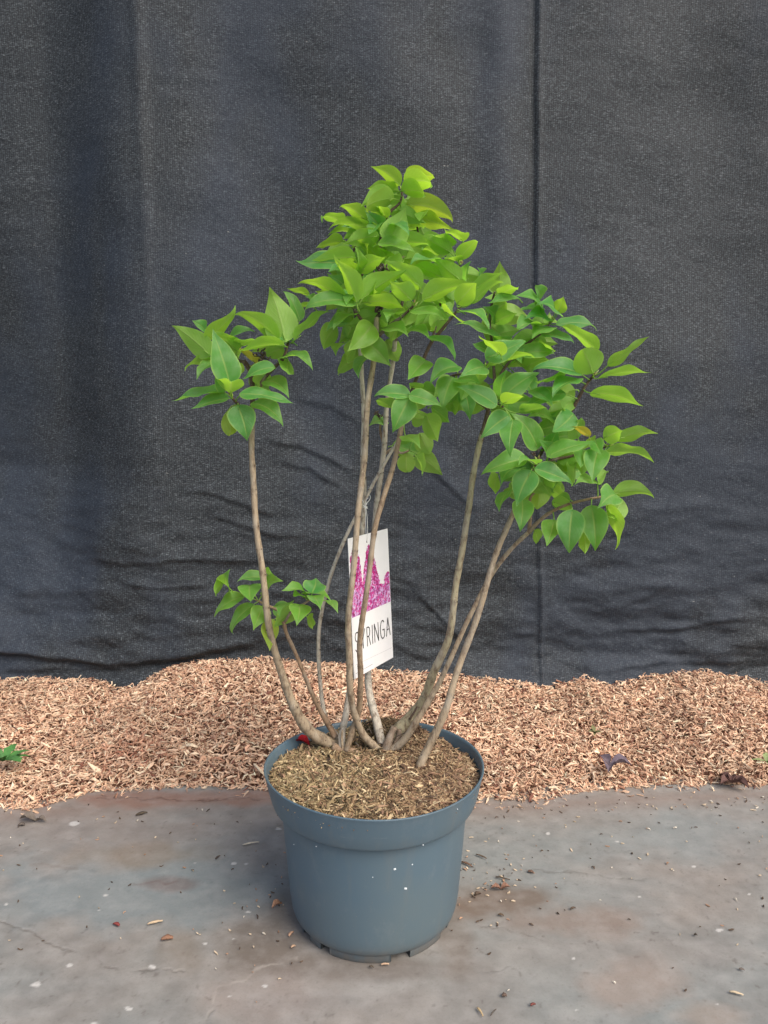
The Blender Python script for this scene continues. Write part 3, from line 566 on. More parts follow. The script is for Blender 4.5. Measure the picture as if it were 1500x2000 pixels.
# ---- leaves
TS = [0, .02, .06, .12, .20, .30, .40, .50, .60, .70, .79, .87, .93, .97, 1.0]
WS = [.0, .36, .64, .86, .98, 1.0, .95, .84, .68, .49, .32, .18, .09, .04, .008]
def leaf_geo(Bp, T, wapp, face, rr, bend=None, fold=None):
    ax = (T-Bp); Ln = ax.length; ax.normalize(); midp = (Bp+T)*.5; tc = (CAM-midp).normalized()
    d = (tc-ax*tc.dot(ax))
    d = d.normalized() if d.length > 1e-3 else ax.orthogonal().normalized()
    s = ax.cross(d); Wd = max(.56*Ln, min(wapp, .70*Ln), .55*wapp); Wd = max(Wd, wapp*.9)
    cp = max(.14, min(1.0, wapp/Wd)); ph = math.acos(cp); best = None
    for sg in (-1, 1):
        l_ = s*math.cos(ph)+d*(math.sin(ph)*sg)
        for ns in (-1, 1):
            nn = ax.cross(l_)*ns
            ok = nn.dot(d) > 0 if face == 't' else nn.dot(d) < 0
            if ok and (best is None or nn.z > best.z): best = nn
    if best is None: best = d
    nn = best.normalized(); lat = nn.cross(ax)
    bend = rr.uniform(.25, .85) if bend is None else bend
    fold = rr.uniform(.18, .55) if fold is None else fold
    rtip = rr.choice((-1, 1, 1))*rr.uniform(.2, 1.3)
    # centre line: nearly straight, then the tip recurves
    cx_, cz_, a = [0.], [0.], bend*.35; ang = []
    for i in range(len(TS)):
        ang.append(bend*.40-bend*(TS[i]**1.5)*1.1-rtip*max(0, TS[i]-.78)*4)
    for i in range(1, len(TS)):
        dt = TS[i]-TS[i-1]; a = .5*(ang[i]+ang[i-1]); cx_.append(cx_[-1]+dt*math.cos(a)); cz_.append(cz_[-1]+dt*math.sin(a))
    ch = math.atan2(cz_[-1], cx_[-1]); cl = math.hypot(cx_[-1], cz_[-1])
    V = []; UV = []; ph1, ph2 = rr.uniform(0, 6), rr.uniform(0, 6); wav = rr.uniform(.018, .065); nv = 8; asym = rr.uniform(-.05, .05); sweep = rr.uniform(-.10, .10)
    for i, t in enumerate(TS):
        X0 = (cx_[i]*math.cos(ch)+cz_[i]*math.sin(ch))/cl*Ln; Z0 = (-cx_[i]*math.sin(ch)+cz_[i]*math.cos(ch))/cl*Ln
        hw = WS[i]*Wd*.5
        for j in range(nv+1):
            q = -1+2*j/nv; y = q*hw*(1+asym*(1 if q > 0 else -1)); aq = abs(q)
            x = X0-.055*Ln*(aq**1.5)*(1-t)**5
            z = Z0+abs(y)*math.tan(fold)*(1-.35*aq)+wav*Ln*aq*aq*math.sin(t*9+(ph1 if q > 0 else ph2))*math.sin(math.pi*t)
            y += sweep*Ln*math.sin(math.pi*t)*.5
            V.append(tuple(Bp+ax*x+lat*y+nn*z)); UV.append((t, .5+q*.5))
    Fc = []; w_ = nv+1
    for i in range(len(TS)-1):
        for j in range(nv): Fc.append((i*w_+j, (i+1)*w_+j, (i+1)*w_+j+1, i*w_+j+1))
    return V, Fc, UV, nn
def nearest(bx_, by_, pen=0):
    best = None
    for x, y, p in SK:
        q = (x-bx_)**2+(y-by_)**2+(max(0, p.y-1.09)*pen)**2
        if best is None or q < best[0]: best = (q, p)
    return math.sqrt(best[0]), best[1]
LEAVES = []
def add_leaf(bx_, by_, tx_, ty_, wpx_, face, dn=0.0, tone=.5, yel=0.0, small=False, bend=None, fold=None, sgn=1, seed=None):
    rr = random.Random(seed if seed is not None else int(bx_*13+by_*7+tx_))
    dist, tp = nearest(bx_, by_, 600 if dn >= 2 else 250 if dn >= 1 else 0)
    Yb = tp.y-dn*.01+rr.uniform(-.006, .006); Bp = at(bx_, by_, Yb)
    mp = m_per_px(Bp); pl = math.hypot(tx_-bx_, ty_-by_)*mp; Lt = rr.uniform(.046, .060)*(.7 if small else 1)
    dy = math.sqrt(max(0, Lt*Lt-pl*pl)) if pl < Lt else 0; dy = min(dy, .040)
    T = at(tx_, ty_, Yb-dy*sgn-rr.uniform(-.006, .010))
    V, Fc, UV, nn = leaf_geo(Bp, T, wpx_*mp, face, rr, bend, fold)
    # petiole
    dirb = (Bp-T).normalized(); end = tp if dist < 45 and (tp-Bp).length < .045 else Bp+dirb*.010+Vector((0, .006, -.006))
    m_ = (Bp+end)*.5+dirb*.003-nn*.002; q0 = Bp-dirb*.004; pa = smooth_path([end, m_, Bp, q0+(T-Bp)*.08], 3)
    v2, f2 = tube(pa, [.00105-.0005*i/len(pa) for i in range(len(pa))], 5)
    o_ = len(V); V = V+v2; Fc = Fc+[tuple(a+o_ for a in f) for f in f2]; UV = UV+[(.1, .5)]*len(v2)
    c_ = (min(1, max(0, tone+rr.uniform(-.22, .22))), yel, 0)
    LEAVES.append(dict(V=V, F=Fc, UV=UV, c=[c_]*len(V), area=math.hypot(tx_-bx_, ty_-by_)*wpx_*(1+.15*dn)*(0.05 if small == 2 else 1), B=Bp, y=yel, px=((bx_+tx_)/2, (by_+ty_)/2)))
def block(ox, oy, s, tone, rows):
    for rw in rows:
        rw = list(rw); dx_, dy_ = rw[2]-rw[0], rw[3]-rw[1]; rw[2] += dx_*.05; rw[3] += dy_*.05; rw[4] *= 1.12
        k = rw[6] if len(rw) > 6 and isinstance(rw[6], dict) else {}
        kw = dict(tone=tone); kw.update(k)
        if tone == .85: kw['dn'] = kw['dn']*1.15+.3
        add_leaf(ox+rw[0]/s, oy+rw[1]/s, ox+rw[2]/s, oy+rw[3]/s, rw[4]/s, rw[5], **kw)
D = lambda d, **k: dict(dn=d, **k)
block(550, 300, 3.75, .85, [
 (858,225,662,100,100,'u',D(0)),(920,165,1105,185,95,'u',D(-1,yel=.12)),(905,215,1080,255,110,'u',D(1)),(840,270,630,260,90,'u',D(-1)),(808,300,590,385,120,'u',D(1)),
 (815,330,650,430,110,'u',D(.5,yel=.2)),(885,275,1025,325,95,'u',D(1.2)),(930,370,1235,505,140,'u',D(1,yel=.25)),(1000,470,1250,550,100,'u',D(0,yel=.15)),(612,480,432,405,80,'u',D(1)),
 (740,560,615,420,120,'t',D(1,tone=.1)),(790,640,905,400,215,'u',D(4,fold=.45)),(1050,430,1010,490,60,'t',D(1.5,small=True)),(440,510,305,510,45,'u',D(0)),(600,520,440,530,60,'t',D(.5,tone=.1)),
 (720,580,362,565,80,'u',D(1.5)),(620,620,350,605,70,'u',D(0)),(700,605,455,660,115,'u',D(3)),(440,640,262,690,70,'u',D(0,yel=.1)),(525,760,235,780,120,'u',D(3)),
 (415,800,120,785,120,'t',D(2,tone=.1)),(560,860,535,690,80,'t',D(2)),(575,860,760,760,110,'u',D(3)),(720,660,965,725,80,'t',D(4)),(800,640,1105,675,110,'u',D(2.5,tone=.5)),
 (1010,700,780,780,70,'u',D(1,tone=.4)),(1135,750,1030,720,50,'u',D(1)),(1230,720,1060,625,110,'u',D(.5,tone=.5)),(1240,680,1120,610,80,'u',D(0,tone=.5)),(1325,640,1200,555,75,'u',D(0)),
 (1300,770,1430,655,95,'u',D(2)),(1290,790,1200,765,35,'u',D(2)),(1135,800,950,830,50,'t',D(2,tone=.1)),(1165,900,950,850,80,'u',D(2.5)),(1300,920,1120,755,120,'u',D(4)),
 (545,1070,390,750,115,'u',D(4.5,fold=.5)),(600,1055,905,860,140,'u',D(5)),(1010,975,765,790,125,'u',D(3.5)),(945,1070,800,940,130,'u',D(3)),(1050,1065,1400,950,125,'u',D(3)),
 (1290,1095,1420,955,140,'u',D(2,)),(455,1060,135,960,100,'u',D(2.5)),(485,1000,345,900,90,'t',D(1,tone=.1)),(550,1090,185,1165,115,'t',D(3.5,tone=.5)),(440,1060,255,1010,60,'u',D(1)),
 (195,1030,45,990,45,'u',D(1,small=True)),(250,1080,175,1050,60,'t',D(1,small=True,tone=.2)),(225,1120,130,1125,35,'u',D(.5,small=True)),(615,1090,900,1160,90,'u',D(3)),(720,1050,815,1110,55,'u',D(1,small=True,yel=.1)),
 (970,1150,1190,1205,70,'t',D(2,tone=.5)),(1200,1160,1335,1225,40,'u',D(2)),(1320,1160,1510,1290,65,'t',D(2,tone=.4)),(1080,1060,1240,1110,80,'u',D(-1,tone=.4)),
 (655,1260,490,1440,165,'t',D(2.5,tone=.7)),(620,1375,790,1550,180,'t',D(2.5,tone=.8)),(765,1280,920,1340,95,'t',D(1.5,tone=.5)),(920,1290,1080,1360,80,'t',D(1.5,tone=.3)),(1080,1350,1255,1510,70,'t',D(2.5,tone=.3)),
 (1120,1200,950,1290,90,'u',D(-1,tone=.4)),(1050,1520,930,1650,140,'t',D(1.5,tone=.4)),(770,1370,850,1510,130,'u',D(-2,tone=.3)),(400,1270,320,1430,120,'u',D(-1,tone=.3)),(450,1390,400,1480,80,'t',D(0,tone=.3)),
 (550,1400,510,1530,65,'u',D(1)),(560,1510,430,1620,95,'u',D(-1,tone=.3)),(640,1480,570,1640,95,'t',D(-1,tone=.1)),(1480,1560,1310,1635,130,'t',D(2,tone=.2)),(1280,1560,1095,1690,130,'t',D(1,tone=.2)),
 (460,1240,330,1300,60,'t',D(0,tone=.1)),(520,1180,385,1290,75,'t',D(1,tone=.2)),(630,720,640,660,50,'t',D(1,small=True)),(445,880,345,870,65,'t',D(1,tone=.1)),(1200,1170,1130,1280,85,'u',D(0)),
 (700,760,560,640,95,'u',D(2)),(720,880,640,990,90,'t',D(2,tone=.3)),(790,830,700,700,85,'u',D(1)),(690,1010,610,900,80,'t',D(1,tone=.2)),(760,960,880,1040,90,'t',D(2,tone=.4)),(560,900,420,830,80,'u',D(2)),(880,800,740,900,90,'u',D(1.5)),(700,520,640,590,70,'t',D(2,tone=.2)),(820,520,930,600,80,'t',D(2,tone=.3)),(560,1000,480,1120,85,'t',D(2,tone=.4)),(860,1180,780,1240,70,'t',D(1,tone=.3)),(760,470,700,400,60,'u',D(1)),(640,930,700,1010,80,'u',D(3)),
 (690,480,650,400,60,'u',D(-1)),(700,1200,760,1290,60,'u',D(-1,tone=.3)),(830,1130,900,1260,80,'u',D(-2,tone=.3)),(930,870,1080,760,80,'u',D(-1,tone=.6)),(880,560,1050,530,70,'u',D(-1)),
])
block(850, 480, 3.3333, .5, [
 (210,235,235,105,65,'t',D(0,tone=.0)),(290,210,275,145,60,'t',D(0,tone=.0,small=True)),(420,310,420,110,140,'u',D(-1,yel=.12)),(250,290,445,180,65,'u',D(1.5)),(245,370,440,250,55,'u',D(2)),
 (430,320,540,270,65,'u',D(0)),(540,345,350,370,45,'t',D(1)),(690,395,530,330,65,'t',D(1,tone=.1)),(680,350,655,260,80,'t',D(0,tone=.1)),(785,425,665,385,85,'t',D(1,tone=.1)),
 (800,435,835,335,100,'u',D(1,small=True,tone=.8)),(730,470,585,480,85,'t',D(0,tone=0)),(800,515,1040,555,60,'t',D(1,tone=.1)),(700,575,895,635,60,'t',D(1,tone=.1)),(660,520,535,535,55,'t',D(2,tone=.1)),
 (760,535,635,605,70,'t',D(2,tone=.2)),(340,730,580,630,125,'t',D(3,tone=.1)),(400,640,500,590,100,'t',D(.5,tone=.1)),(425,710,290,590,60,'u',D(4,tone=.9)),(420,620,130,525,45,'t',D(2,tone=.2)),
 (560,700,765,710,90,'t',D(1.5,tone=.3)),(690,660,785,685,35,'u',D(1)),(350,785,640,745,55,'u',D(2.5,tone=.8)),(590,790,740,750,80,'u',D(-1)),(390,460,310,400,95,'t',D(-1,tone=.2)),(390,500,530,440,90,'u',D(-2,tone=.3)),
 (110,865,50,1060,140,'t',D(1,tone=.3)),(150,870,290,900,70,'t',D(0,tone=.2)),(390,1030,145,925,110,'t',D(2,tone=.2)),(190,940,225,1130,110,'t',D(1,tone=.1)),(430,980,470,810,80,'t',D(0,tone=.1)),
 (450,975,670,835,130,'t',D(2,tone=.2)),(445,1025,575,995,65,'u',D(3,tone=.9)),(940,830,640,825,95,'t',D(2,tone=.1)),(920,870,770,985,95,'t',D(3,tone=.15)),(820,860,660,880,50,'u',D(1)),
 (1025,825,960,682,200,'u',D(3,tone=.8,fold=.35)),(1045,680,820,545,80,'u',D(1,tone=.7)),(1135,770,1380,600,65,'u',D(1.5,tone=.6,bend=-.4)),(1080,860,1390,825,50,'u',D(1,tone=.6)),(1030,960,1340,1040,95,'u',D(2,tone=.6)),
 (905,1000,850,1060,95,'u',D(-.5,tone=.7)),(830,960,560,1060,95,'t',D(2,tone=.2)),(470,1110,300,1250,130,'t',D(2,tone=.1)),(505,1145,490,1365,130,'t',D(2,tone=0)),(665,1310,495,1100,130,'t',D(4,tone=.25)),
 (760,1130,605,1120,95,'t',D(1,tone=.5)),(560,1090,720,1060,65,'u',D(0,tone=.5)),(740,1320,800,1190,120,'t',D(1,tone=.1)),(895,1100,770,1205,130,'t',D(2,tone=.2)),(1000,1240,880,1200,35,'u',D(1,yel=1,small=True)),
 (930,1250,960,1140,80,'u',D(-1,tone=.5)),(1100,1250,1215,1205,110,'u',D(1.5,tone=.6)),(1195,1255,1440,1225,85,'u',D(2,tone=.6)),(1120,1345,1410,1410,75,'u',D(1,tone=.4)),(1040,1270,1085,1360,85,'t',D(1.5,tone=.3,small=True)),
 (740,1365,1035,1270,90,'t',D(4,tone=.2)),(600,400,720,470,80,'t',D(-2,tone=.1)),(480,640,560,760,100,'t',D(-1,tone=.2)),(560,860,640,960,90,'t',D(-1,tone=.2)),(640,940,760,1040,90,'t',D(-1,tone=.2)),(380,700,250,640,90,'t',D(-1,tone=.1)),
])
block(700, 700, 2.5, .3, [
 (245,180,85,190,62,'t',D(1.5,tone=.2)),(255,180,400,235,68,'t',D(2,tone=.15)),(245,200,170,355,112,'t',D(3,tone=.1)),(260,140,320,125,35,'u',D(1,small=True)),(130,300,55,330,60,'t',D(0)),
 (160,240,90,212,50,'u',D(0)),(330,280,385,400,90,'u',D(-1,tone=.5)),(300,370,350,460,95,'u',D(0,tone=.6)),(290,470,405,565,95,'u',D(1,tone=.5)),(235,465,240,545,80,'u',D(0,tone=.6)),
 (285,480,312,570,30,'u',D(2,tone=.7)),(230,380,300,440,60,'t',D(1)),(360,240,440,310,65,'u',D(-1)),(460,215,470,270,38,'u',D(0,yel=.2,small=True)),(810,490,608,567,90,'t',D(2,tone=.15)),
 (840,555,775,715,125,'t',D(3,tone=.05)),(870,540,1035,615,75,'t',D(2,tone=.2)),(865,515,785,525,28,'t',D(3,tone=.3,small=True)),(880,585,870,730,100,'u',D(-.5,tone=.5)),(800,695,790,840,95,'t',D(1,tone=.3)),
 (730,650,690,745,55,'t',D(0,tone=.1)),(680,570,675,655,45,'u',D(-1)),(1100,450,1085,530,95,'t',D(1,tone=.3,small=True)),(1170,450,1145,600,110,'t',D(2,tone=.2)),(1210,555,1180,605,42,'u',D(0,small=True)),
 (1060,525,1040,620,48,'u',D(-1,tone=.4)),(1165,608,1060,618,55,'t',D(1)),(1250,665,1170,730,110,'t',D(2,tone=.3)),(1250,660,1435,682,75,'u',D(2,tone=.6)),(1285,690,1240,770,90,'u',D(0,tone=.6)),
 (1215,720,1250,925,55,'u',D(1,tone=.8)),(1138,728,1155,930,120,'t',D(.6,tone=.15)),(1043,748,1030,940,122,'t',D(3.8,tone=.15)),(955,795,920,912,92,'t',D(2.5,tone=.4)),(1100,850,1105,950,65,'u',D(0,tone=.4)),
 (860,840,865,900,38,'u',D(0,small=True)),(940,640,1010,700,55,'u',D(-2,tone=.3)),(900,560,945,630,65,'u',D(-2,tone=.3)),(950,700,1040,740,60,'u',D(-2,tone=.3)),(780,540,700,620,80,'t',D(-1,tone=.05)),(930,470,880,400,80,'t',D(-1,tone=.1)),
])
block(320, 540, 4.1667, .5, [
 (365,630,78,412,170,'u',D(1.5,tone=.8,bend=.15,fold=.2)),(340,450,235,362,85,'t',D(-.5,tone=.1)),(360,500,570,245,110,'u',D(1,tone=.7,bend=-.5)),(590,600,380,450,110,'u',D(1.5,tone=.8)),(535,860,405,445,205,'t',D(3,tone=.35,fold=.35)),
 (540,945,545,865,215,'u',D(4,tone=.8,fold=.6)),(535,900,430,740,190,'t',D(1,tone=.2)),(480,940,80,1010,62,'t',D(1,tone=.1)),(515,990,235,1072,85,'t',D(1.5,tone=.1)),(605,1060,675,1325,225,'t',D(3,tone=.1,fold=.15)),
 (510,1110,530,1275,135,'u',D(.5,yel=.2,tone=.8)),(740,1030,960,1215,130,'t',D(1.5,tone=.2)),(640,955,1035,1028,100,'t',D(2.5,tone=.1)),(970,665,1200,760,85,'t',D(1,tone=.2,bend=1.3)),(1010,680,1010,790,120,'u',D(-1,tone=.3)),
 (840,850,1010,985,135,'t',D(1,tone=.2)),(890,740,650,830,95,'t',D(3,tone=.1,bend=1.1)),(985,510,865,105,250,'u',D(2,tone=.8,bend=.2,fold=.25)),(1105,350,970,135,95,'t',D(-.5,tone=.1)),(920,500,585,330,135,'u',D(1.5,tone=.6)),
 (965,560,612,600,85,'u',D(2,tone=.7)),(1060,540,940,520,65,'t',D(-1,tone=.1)),(1075,510,1360,300,70,'u',D(1,tone=.6)),(530,520,735,457,65,'t',D(0,tone=.1)),(620,570,750,530,50,'u',D(.5)),
 (740,700,615,600,55,'u',D(1,yel=1)),(420,700,275,835,95,'t',D(1,tone=.1)),(390,680,185,775,55,'u',D(.5,tone=.6,bend=1.2)),(800,830,770,920,95,'u',D(-1,tone=.5)),
])
block(380, 1080, 4.6875, .35, [
 (265,270,205,390,65,'u',D(0,tone=.4)),(310,305,325,155,130,'t',D(0,tone=.3)),(640,230,400,265,95,'t',D(-.5,tone=.2)),(670,200,705,215,45,'u',D(-1,small=True)),(505,300,515,440,215,'t',D(1,tone=.3,fold=.35)),
 (640,320,805,262,135,'t',D(-.5,tone=.4)),(440,400,190,580,110,'t',D(.5,tone=.35,bend=1.2)),(530,480,370,730,100,'t',D(1,tone=.35,bend=1.0)),(620,500,540,700,180,'t',D(1,tone=.5,bend=.2)),(720,620,690,885,140,'u',D(0,yel=.35,tone=1)),
 (1000,350,805,345,90,'t',D(1,tone=.35,bend=1.0)),(1078,365,1110,235,215,'t',D(1,tone=.2,sgn=-1,bend=.2)),(960,480,935,660,205,'t',D(2.5,tone=.5,fold=.3)),(870,460,785,590,90,'t',D(1,tone=.4)),(1010,410,905,395,35,'t',D(0)),
 (1090,395,1150,520,130,'t',D(2,tone=.4)),(1235,440,1310,550,70,'t',D(1.5,tone=.4,small=True)),(1030,590,1075,670,75,'u',D(-1,tone=.4,small=True)),(1010,380,1240,440,60,'t',D(.5,tone=.35)),(780,520,830,600,60,'u',D(-1,tone=.6,yel=.3,small=True)),
])
ntr = len(LEAVES)
# leaves deeper inside and behind the crown
rf = random.Random(99); pts = [l_['px'] for l_ in LEAVES]; made = 0
for k in range(6000):
    if made >= 270: break
    x, y, p = SK[rf.randrange(len(SK))]
    a = rf.uniform(0, 2*math.pi); bx_, by_ = x+rf.uniform(-8, 8)+14*math.cos(a), y+14*math.sin(a)*.7
    tx_, ty_ = bx_+rf.uniform(35, 66)*math.cos(a), by_+rf.uniform(30, 50)*math.sin(a)*.7+rf.uniform(0, 25)
    near = sorted(math.hypot(tx_-q[0], ty_-q[1]) for q in pts)
    if near[0] > 20 or near[3] > 40: continue
    add_leaf(bx_, by_, tx_, ty_, rf.uniform(30, 44), 'u' if by_ < 760 else rf.choice('tu'), dn=rf.uniform(-5, -.5), tone=rf.uniform(.3, .8), sgn=rf.choice((-1, .3)), small=2, seed=k)
    made += 1
order = sorted(range(len(LEAVES)), key=lambda i: -LEAVES[i]['area'])
solo = set(order[:100])
for i in order[:100]:
    l_ = LEAVES[i]; o = mesh_obj('leaf', l_['V'], l_['F'], M_leaf, shrub, colr=l_['c'], uv=l_['UV'], origin=l_['B'])
    if l_['y'] >= .3: tag(o, 'leaf turning yellow')
V, Fc, UV, cc = [], [], [], []
yl = []
for i, l_ in enumerate(LEAVES):
    if i in solo: continue
    o_ = len(V); V += l_['V']; Fc += [tuple(a+o_ for a in f) for f in l_['F']]; UV += l_['UV']; cc += l_['c']
tag(mesh_obj('foliage', V, Fc, M_leaf, shrub, colr=cc, uv=UV), kind='stuff')
# dry black flower remains
VV, FF, CC = [], [], []
for (x, y, Y, n_, sp) in [(740, 603, 1.09, 16, 15), (745, 528, 1.08, 12, 10), (512, 700, 1.10, 18, 16), (508, 722, 1.10, 10, 9), (737, 812, 1.24, 10, 8), (1045, 888, 1.07, 5, 5)]:
    rr = random.Random(int(x)); c0 = at(x, y, Y); VV, FF, CC = [], [], []
    for k in range(n_):
        p = c0+Vector((rr.gauss(0, sp*.0004), rr.gauss(0, .006), rr.gauss(0, sp*.0004))); v_, f_ = tube([c0, (c0+p)*.5+Vector((.002, 0, .001)), p], [.0007]*3, 4)
        o_ = len(VV); VV += v_; FF += [tuple(a+o_ for a in f) for f in f_]; CC += [(.03, .02, .018)]*len(v_)
        v_, f_ = ellipsoid(p, Vector((rr.uniform(-1, 1), rr.uniform(-1, 1), 1)), .006, .0018, 4, 5)
        o_ = len(VV); VV += v_; FF += [tuple(a+o_ for a in f) for f in f_]; CC += [(.035, .022, .018)]*len(v_)
    mesh_obj('dried_flower_head', VV, FF, M_bark, shrub, colr=CC)

# ------------------------------------------------------------------ hanging plant tag
TL, TR = at(679.5, 1053, 1.150), at(757, 1031.5, 1.262); BL, BR = at(692, 1329, 1.150), at(768, 1282, 1.262)
TR.z = TL.z = (TL.z+TR.z)/2; BL.z = BR.z = (BL.z+BR.z)/2
def tp(u_, v_, off=0.0):                                           # v up from the bottom
    p = BL*(1-u_)*(1-v_)+BR*u_*(1-v_)+TL*(1-u_)*v_+TR*u_*v_
    return p+tn*off-Vector((0, 0, 0))
tn = (BR-BL).cross(TL-BL).normalized()
if tn.y > 0: tn = -tn
troot = mark(empty('plant_tag', tp(.45, .97)), tp(.45, .97))
tag(troot, 'tall white printed card with pink lilac flowers hanging by string among the stems', 'plant tag')
V, Fc = [], []
nu, nv_ = 6, 10
for sgn in (0, -.0006):
    for i in range(nu+1):
        for j in range(nv_+1): V.append(tuple(tp(i/nu, j/nv_, sgn)))
q = (nu+1)*(nv_+1)
for i in range(nu):
    for j in range(nv_):
        a = i*(nv_+1)+j; Fc.append((a, a+nv_+1, a+nv_+2, a+1)); Fc.append((q+a+1, q+a+nv_+2, q+a+nv_+1, q+a))
bd = [i*(nv_+1) for i in range(nu+1)]+[nu*(nv_+1)+j for j in range(1, nv_+1)]+[i*(nv_+1)+nv_ for i in range(nu-1, -1, -1)]+[j for j in range(nv_-1, 0, -1)]
for a, b in zip(bd, bd[1:]+bd[:1]): Fc.append((b, a, q+a, q+b))
card = mesh_obj('card', V, Fc, M_card, troot, smooth=False); mark(card, Vector(troot['_w']))
CW = (BR-BL).length; CH = (TL-BL).length
rr = np.random.RandomState(3); V, Fc, CC = [], [], []
BL_ = []
for uc, vt, rb_, rt_ in ((.14, .93, .020, .0045), (.50, .90, .027, .0055), (.95, .66, .018, .005), (.30, .60, .020, .014), (.78, .54, .018, .012)):
    vv = .45
    while vv < vt:
        k_ = (vv-.45)/(vt-.45); rad_ = rb_*(1-k_)**.8+rt_; BL_.append((uc+rr.normal(0, .02), vv, rad_*rr.uniform(.8, 1.1)))
        for sg_ in (-1, 1): BL_.append((uc+sg_*rad_*.75/CW, vv+rr.uniform(-.01, .01), rad_*rr.uniform(.3, .5)))
        vv += .022
def flower_ok(u_, v_):
    return any(((u_-a_)*CW)**2+((v_-b_)*CH)**2 < c_*c_ for a_, b_, c_ in BL_)
PALF = [(.60, .02, .22), (.72, .05, .33), (.36, .01, .14), (.72, .25, .52), (.62, .38, .68), (.75, .55, .78), (.45, .06, .30), (.22, .03, .16)]
for gi in range(72):                                                # solid ground colour of the printed blossom
    for gj in range(66):
        ua, va = .01+gi*.98/72, .44+gj*.52/66
        if flower_ok(ua+.007, va+.006):
            c0 = len(V); dd = .00012; V += [tuple(tp(ua, va, dd)), tuple(tp(ua+.98/72, va, dd)), tuple(tp(ua+.98/72, va+.52/66, dd)), tuple(tp(ua, va+.52/66, dd))]; Fc.append((c0, c0+1, c0+2, c0+3)); CC += [(.40, .02, .18) if rr.rand() < (.8 if va > .62 else .4) else (.50, .20, .48)]*4
cnt = 0
while cnt < 1150:
    u_, v_ = rr.rand()*.96+.02, .445+rr.rand()*.52
    if not flower_ok(u_, v_): continue
    cnt += 1
    low = (v_ < .64)*.5+.12; ci = rr.choice(8, p=[.24*(1-low)+.05*low, .24*(1-low)+.1*low, .2*(1-low)+.08*low, .12, .05+.22*low, .03+.24*low, .1, .02+.07*low+0] / np.sum([.24*(1-low)+.05*low, .24*(1-low)+.1*low, .2*(1-low)+.08*low, .12, .05+.22*low, .03+.24*low, .1, .02+.07*low+0]))
    rad = (rr.uniform(.0015, .0031))*(1.2 if ci in (3, 4, 5) else .85); off = .0002+rr.rand()*.0003; c0 = len(V); ph = rr.rand()*6
    V.append(tuple(tp(u_, v_, off)))
    for k in range(8):
        a = ph+k*math.pi/4; r2 = rad*(1 if k % 2 else .55); uu = min(.995, max(.005, u_+r2*math.cos(a)/CW)); V.append(tuple(tp(uu, max(.44, v_+r2*math.sin(a)/CH), off)))
        Fc.append((c0, c0+1+k, c0+1+(k+1) % 8))
    CC += [PALF[ci]]*9
mesh_obj('flower_picture', V, Fc, M_print, card, smooth=False, colr=CC)
LET = {'S': ([[(.92, .86), (.75, .97), (.48, 1), (.2, .93), (.08, .76), (.16, .60), (.45, .51), (.78, .42), (.93, .26), (.85, .09), (.6, .0), (.3, .0), (.04, .10)]], .62),
       'Y': ([[(0, 1), (.5, .48), (1, 1)], [(.5, .48), (.5, 0)]], .66), 'R': ([[(0, 0), (0, 1), (.5, 1), (.78, .93), (.88, .76), (.78, .58), (.5, .5), (0, .5)], [(.48, .5), (.95, 0)]], .56),
       'I': ([[(0, 0), (0, 1)]], .02), 'N': ([[(0, 0), (0, 1), (1, 0), (1, 1)]], .66),
       'G': ([[(1, .87), (.8, .97), (.55, 1), (.27, .92), (.06, .68), (.03, .38), (.18, .12), (.45, 0), (.72, .0), (1, .09), (1, .47), (.6, .47)]], .72), 'A': ([[(0, 0), (.5, 1), (1, 0)], [(.19, .36), (.81, .36)]], .70)}
def strips(lines, off, w):
    V, Fc = [], []
    for ln_ in lines:
        for (u0, v0), (u1, v1) in zip(ln_[:-1], ln_[1:]):
            ax_, ay = (u1-u0)*CW, (v1-v0)*CH; l_ = math.hypot(ax_, ay); ax_ /= l_; ay /= l_; e = w*.35; nx_, ny = -ay*w/2, ax_*w/2; c0 = len(V); off += .000012
            for (uu, vv, s_) in ((u0, v0, -1), (u1, v1, 1)):
                for t_ in (-1, 1): V.append(tuple(tp(uu+(ax_*e*s_+nx_*t_)/CW, vv+(ay*e*s_+ny*t_)/CH, off)))
            Fc.append((c0, c0+2, c0+3, c0+1))
    return V, Fc
caph = .135*CH; xcur = .055*CW; lines = []; gap = .0068
tot = sum(LET[c][1]*caph*.62 for c in 'SYRINGA')
sc_ = (.885*CW-6*gap)/sum(LET[c][1] for c in 'SYRINGA')
for c in 'SYRINGA':
    st, wl = LET[c]
    for s_ in st: lines.append([((xcur+a*wl*sc_)/CW, .190+b*caph/CH) for a, b in s_])
    xcur += wl*sc_+gap
V, Fc = strips(lines, .0002, .0019); mesh_obj('lettering', V, Fc, M_ink, card, smooth=False)
V, Fc = strips([[(.03, .098), (.97, .082)]], .0002, .0005); V2, F2 = strips([[(.04, .035), (.45, .037)]], .0002, .0011)
mesh_obj('printed_line', V+V2, Fc+[tuple(a+len(V) for a in f) for f in F2], M_grey, card, smooth=False)
V = [tuple(tp(.44, .945, .0004))]; Fc = []
for k in range(12): V.append(tuple(tp(.44+.0016*math.cos(k*math.pi/6)/CW, .945+.0022*math.sin(k*math.pi/6)/CH, .0004))); Fc.append((0, 1+k, 1+(k+1) % 12))
mesh_obj('hole', V, Fc, M_ink, card, smooth=False)
h0 = tp(.44, .945, .0008); kn = at(713.5, 988, 1.205); VV, FF = [], []
for dx in (-.0012, .0014):
    v_, f_ = tube(smooth_path([h0, tp(.44, 1.0, .001)+Vector((dx, 0, 0)), (h0+kn)*.5+Vector((dx, 0, .012)), kn+Vector((dx*.3, 0, 0))], 5), [.00045]*16, 6); o_ = len(VV); VV += v_; FF += [tuple(a+o_ for a in f) for f in f_]
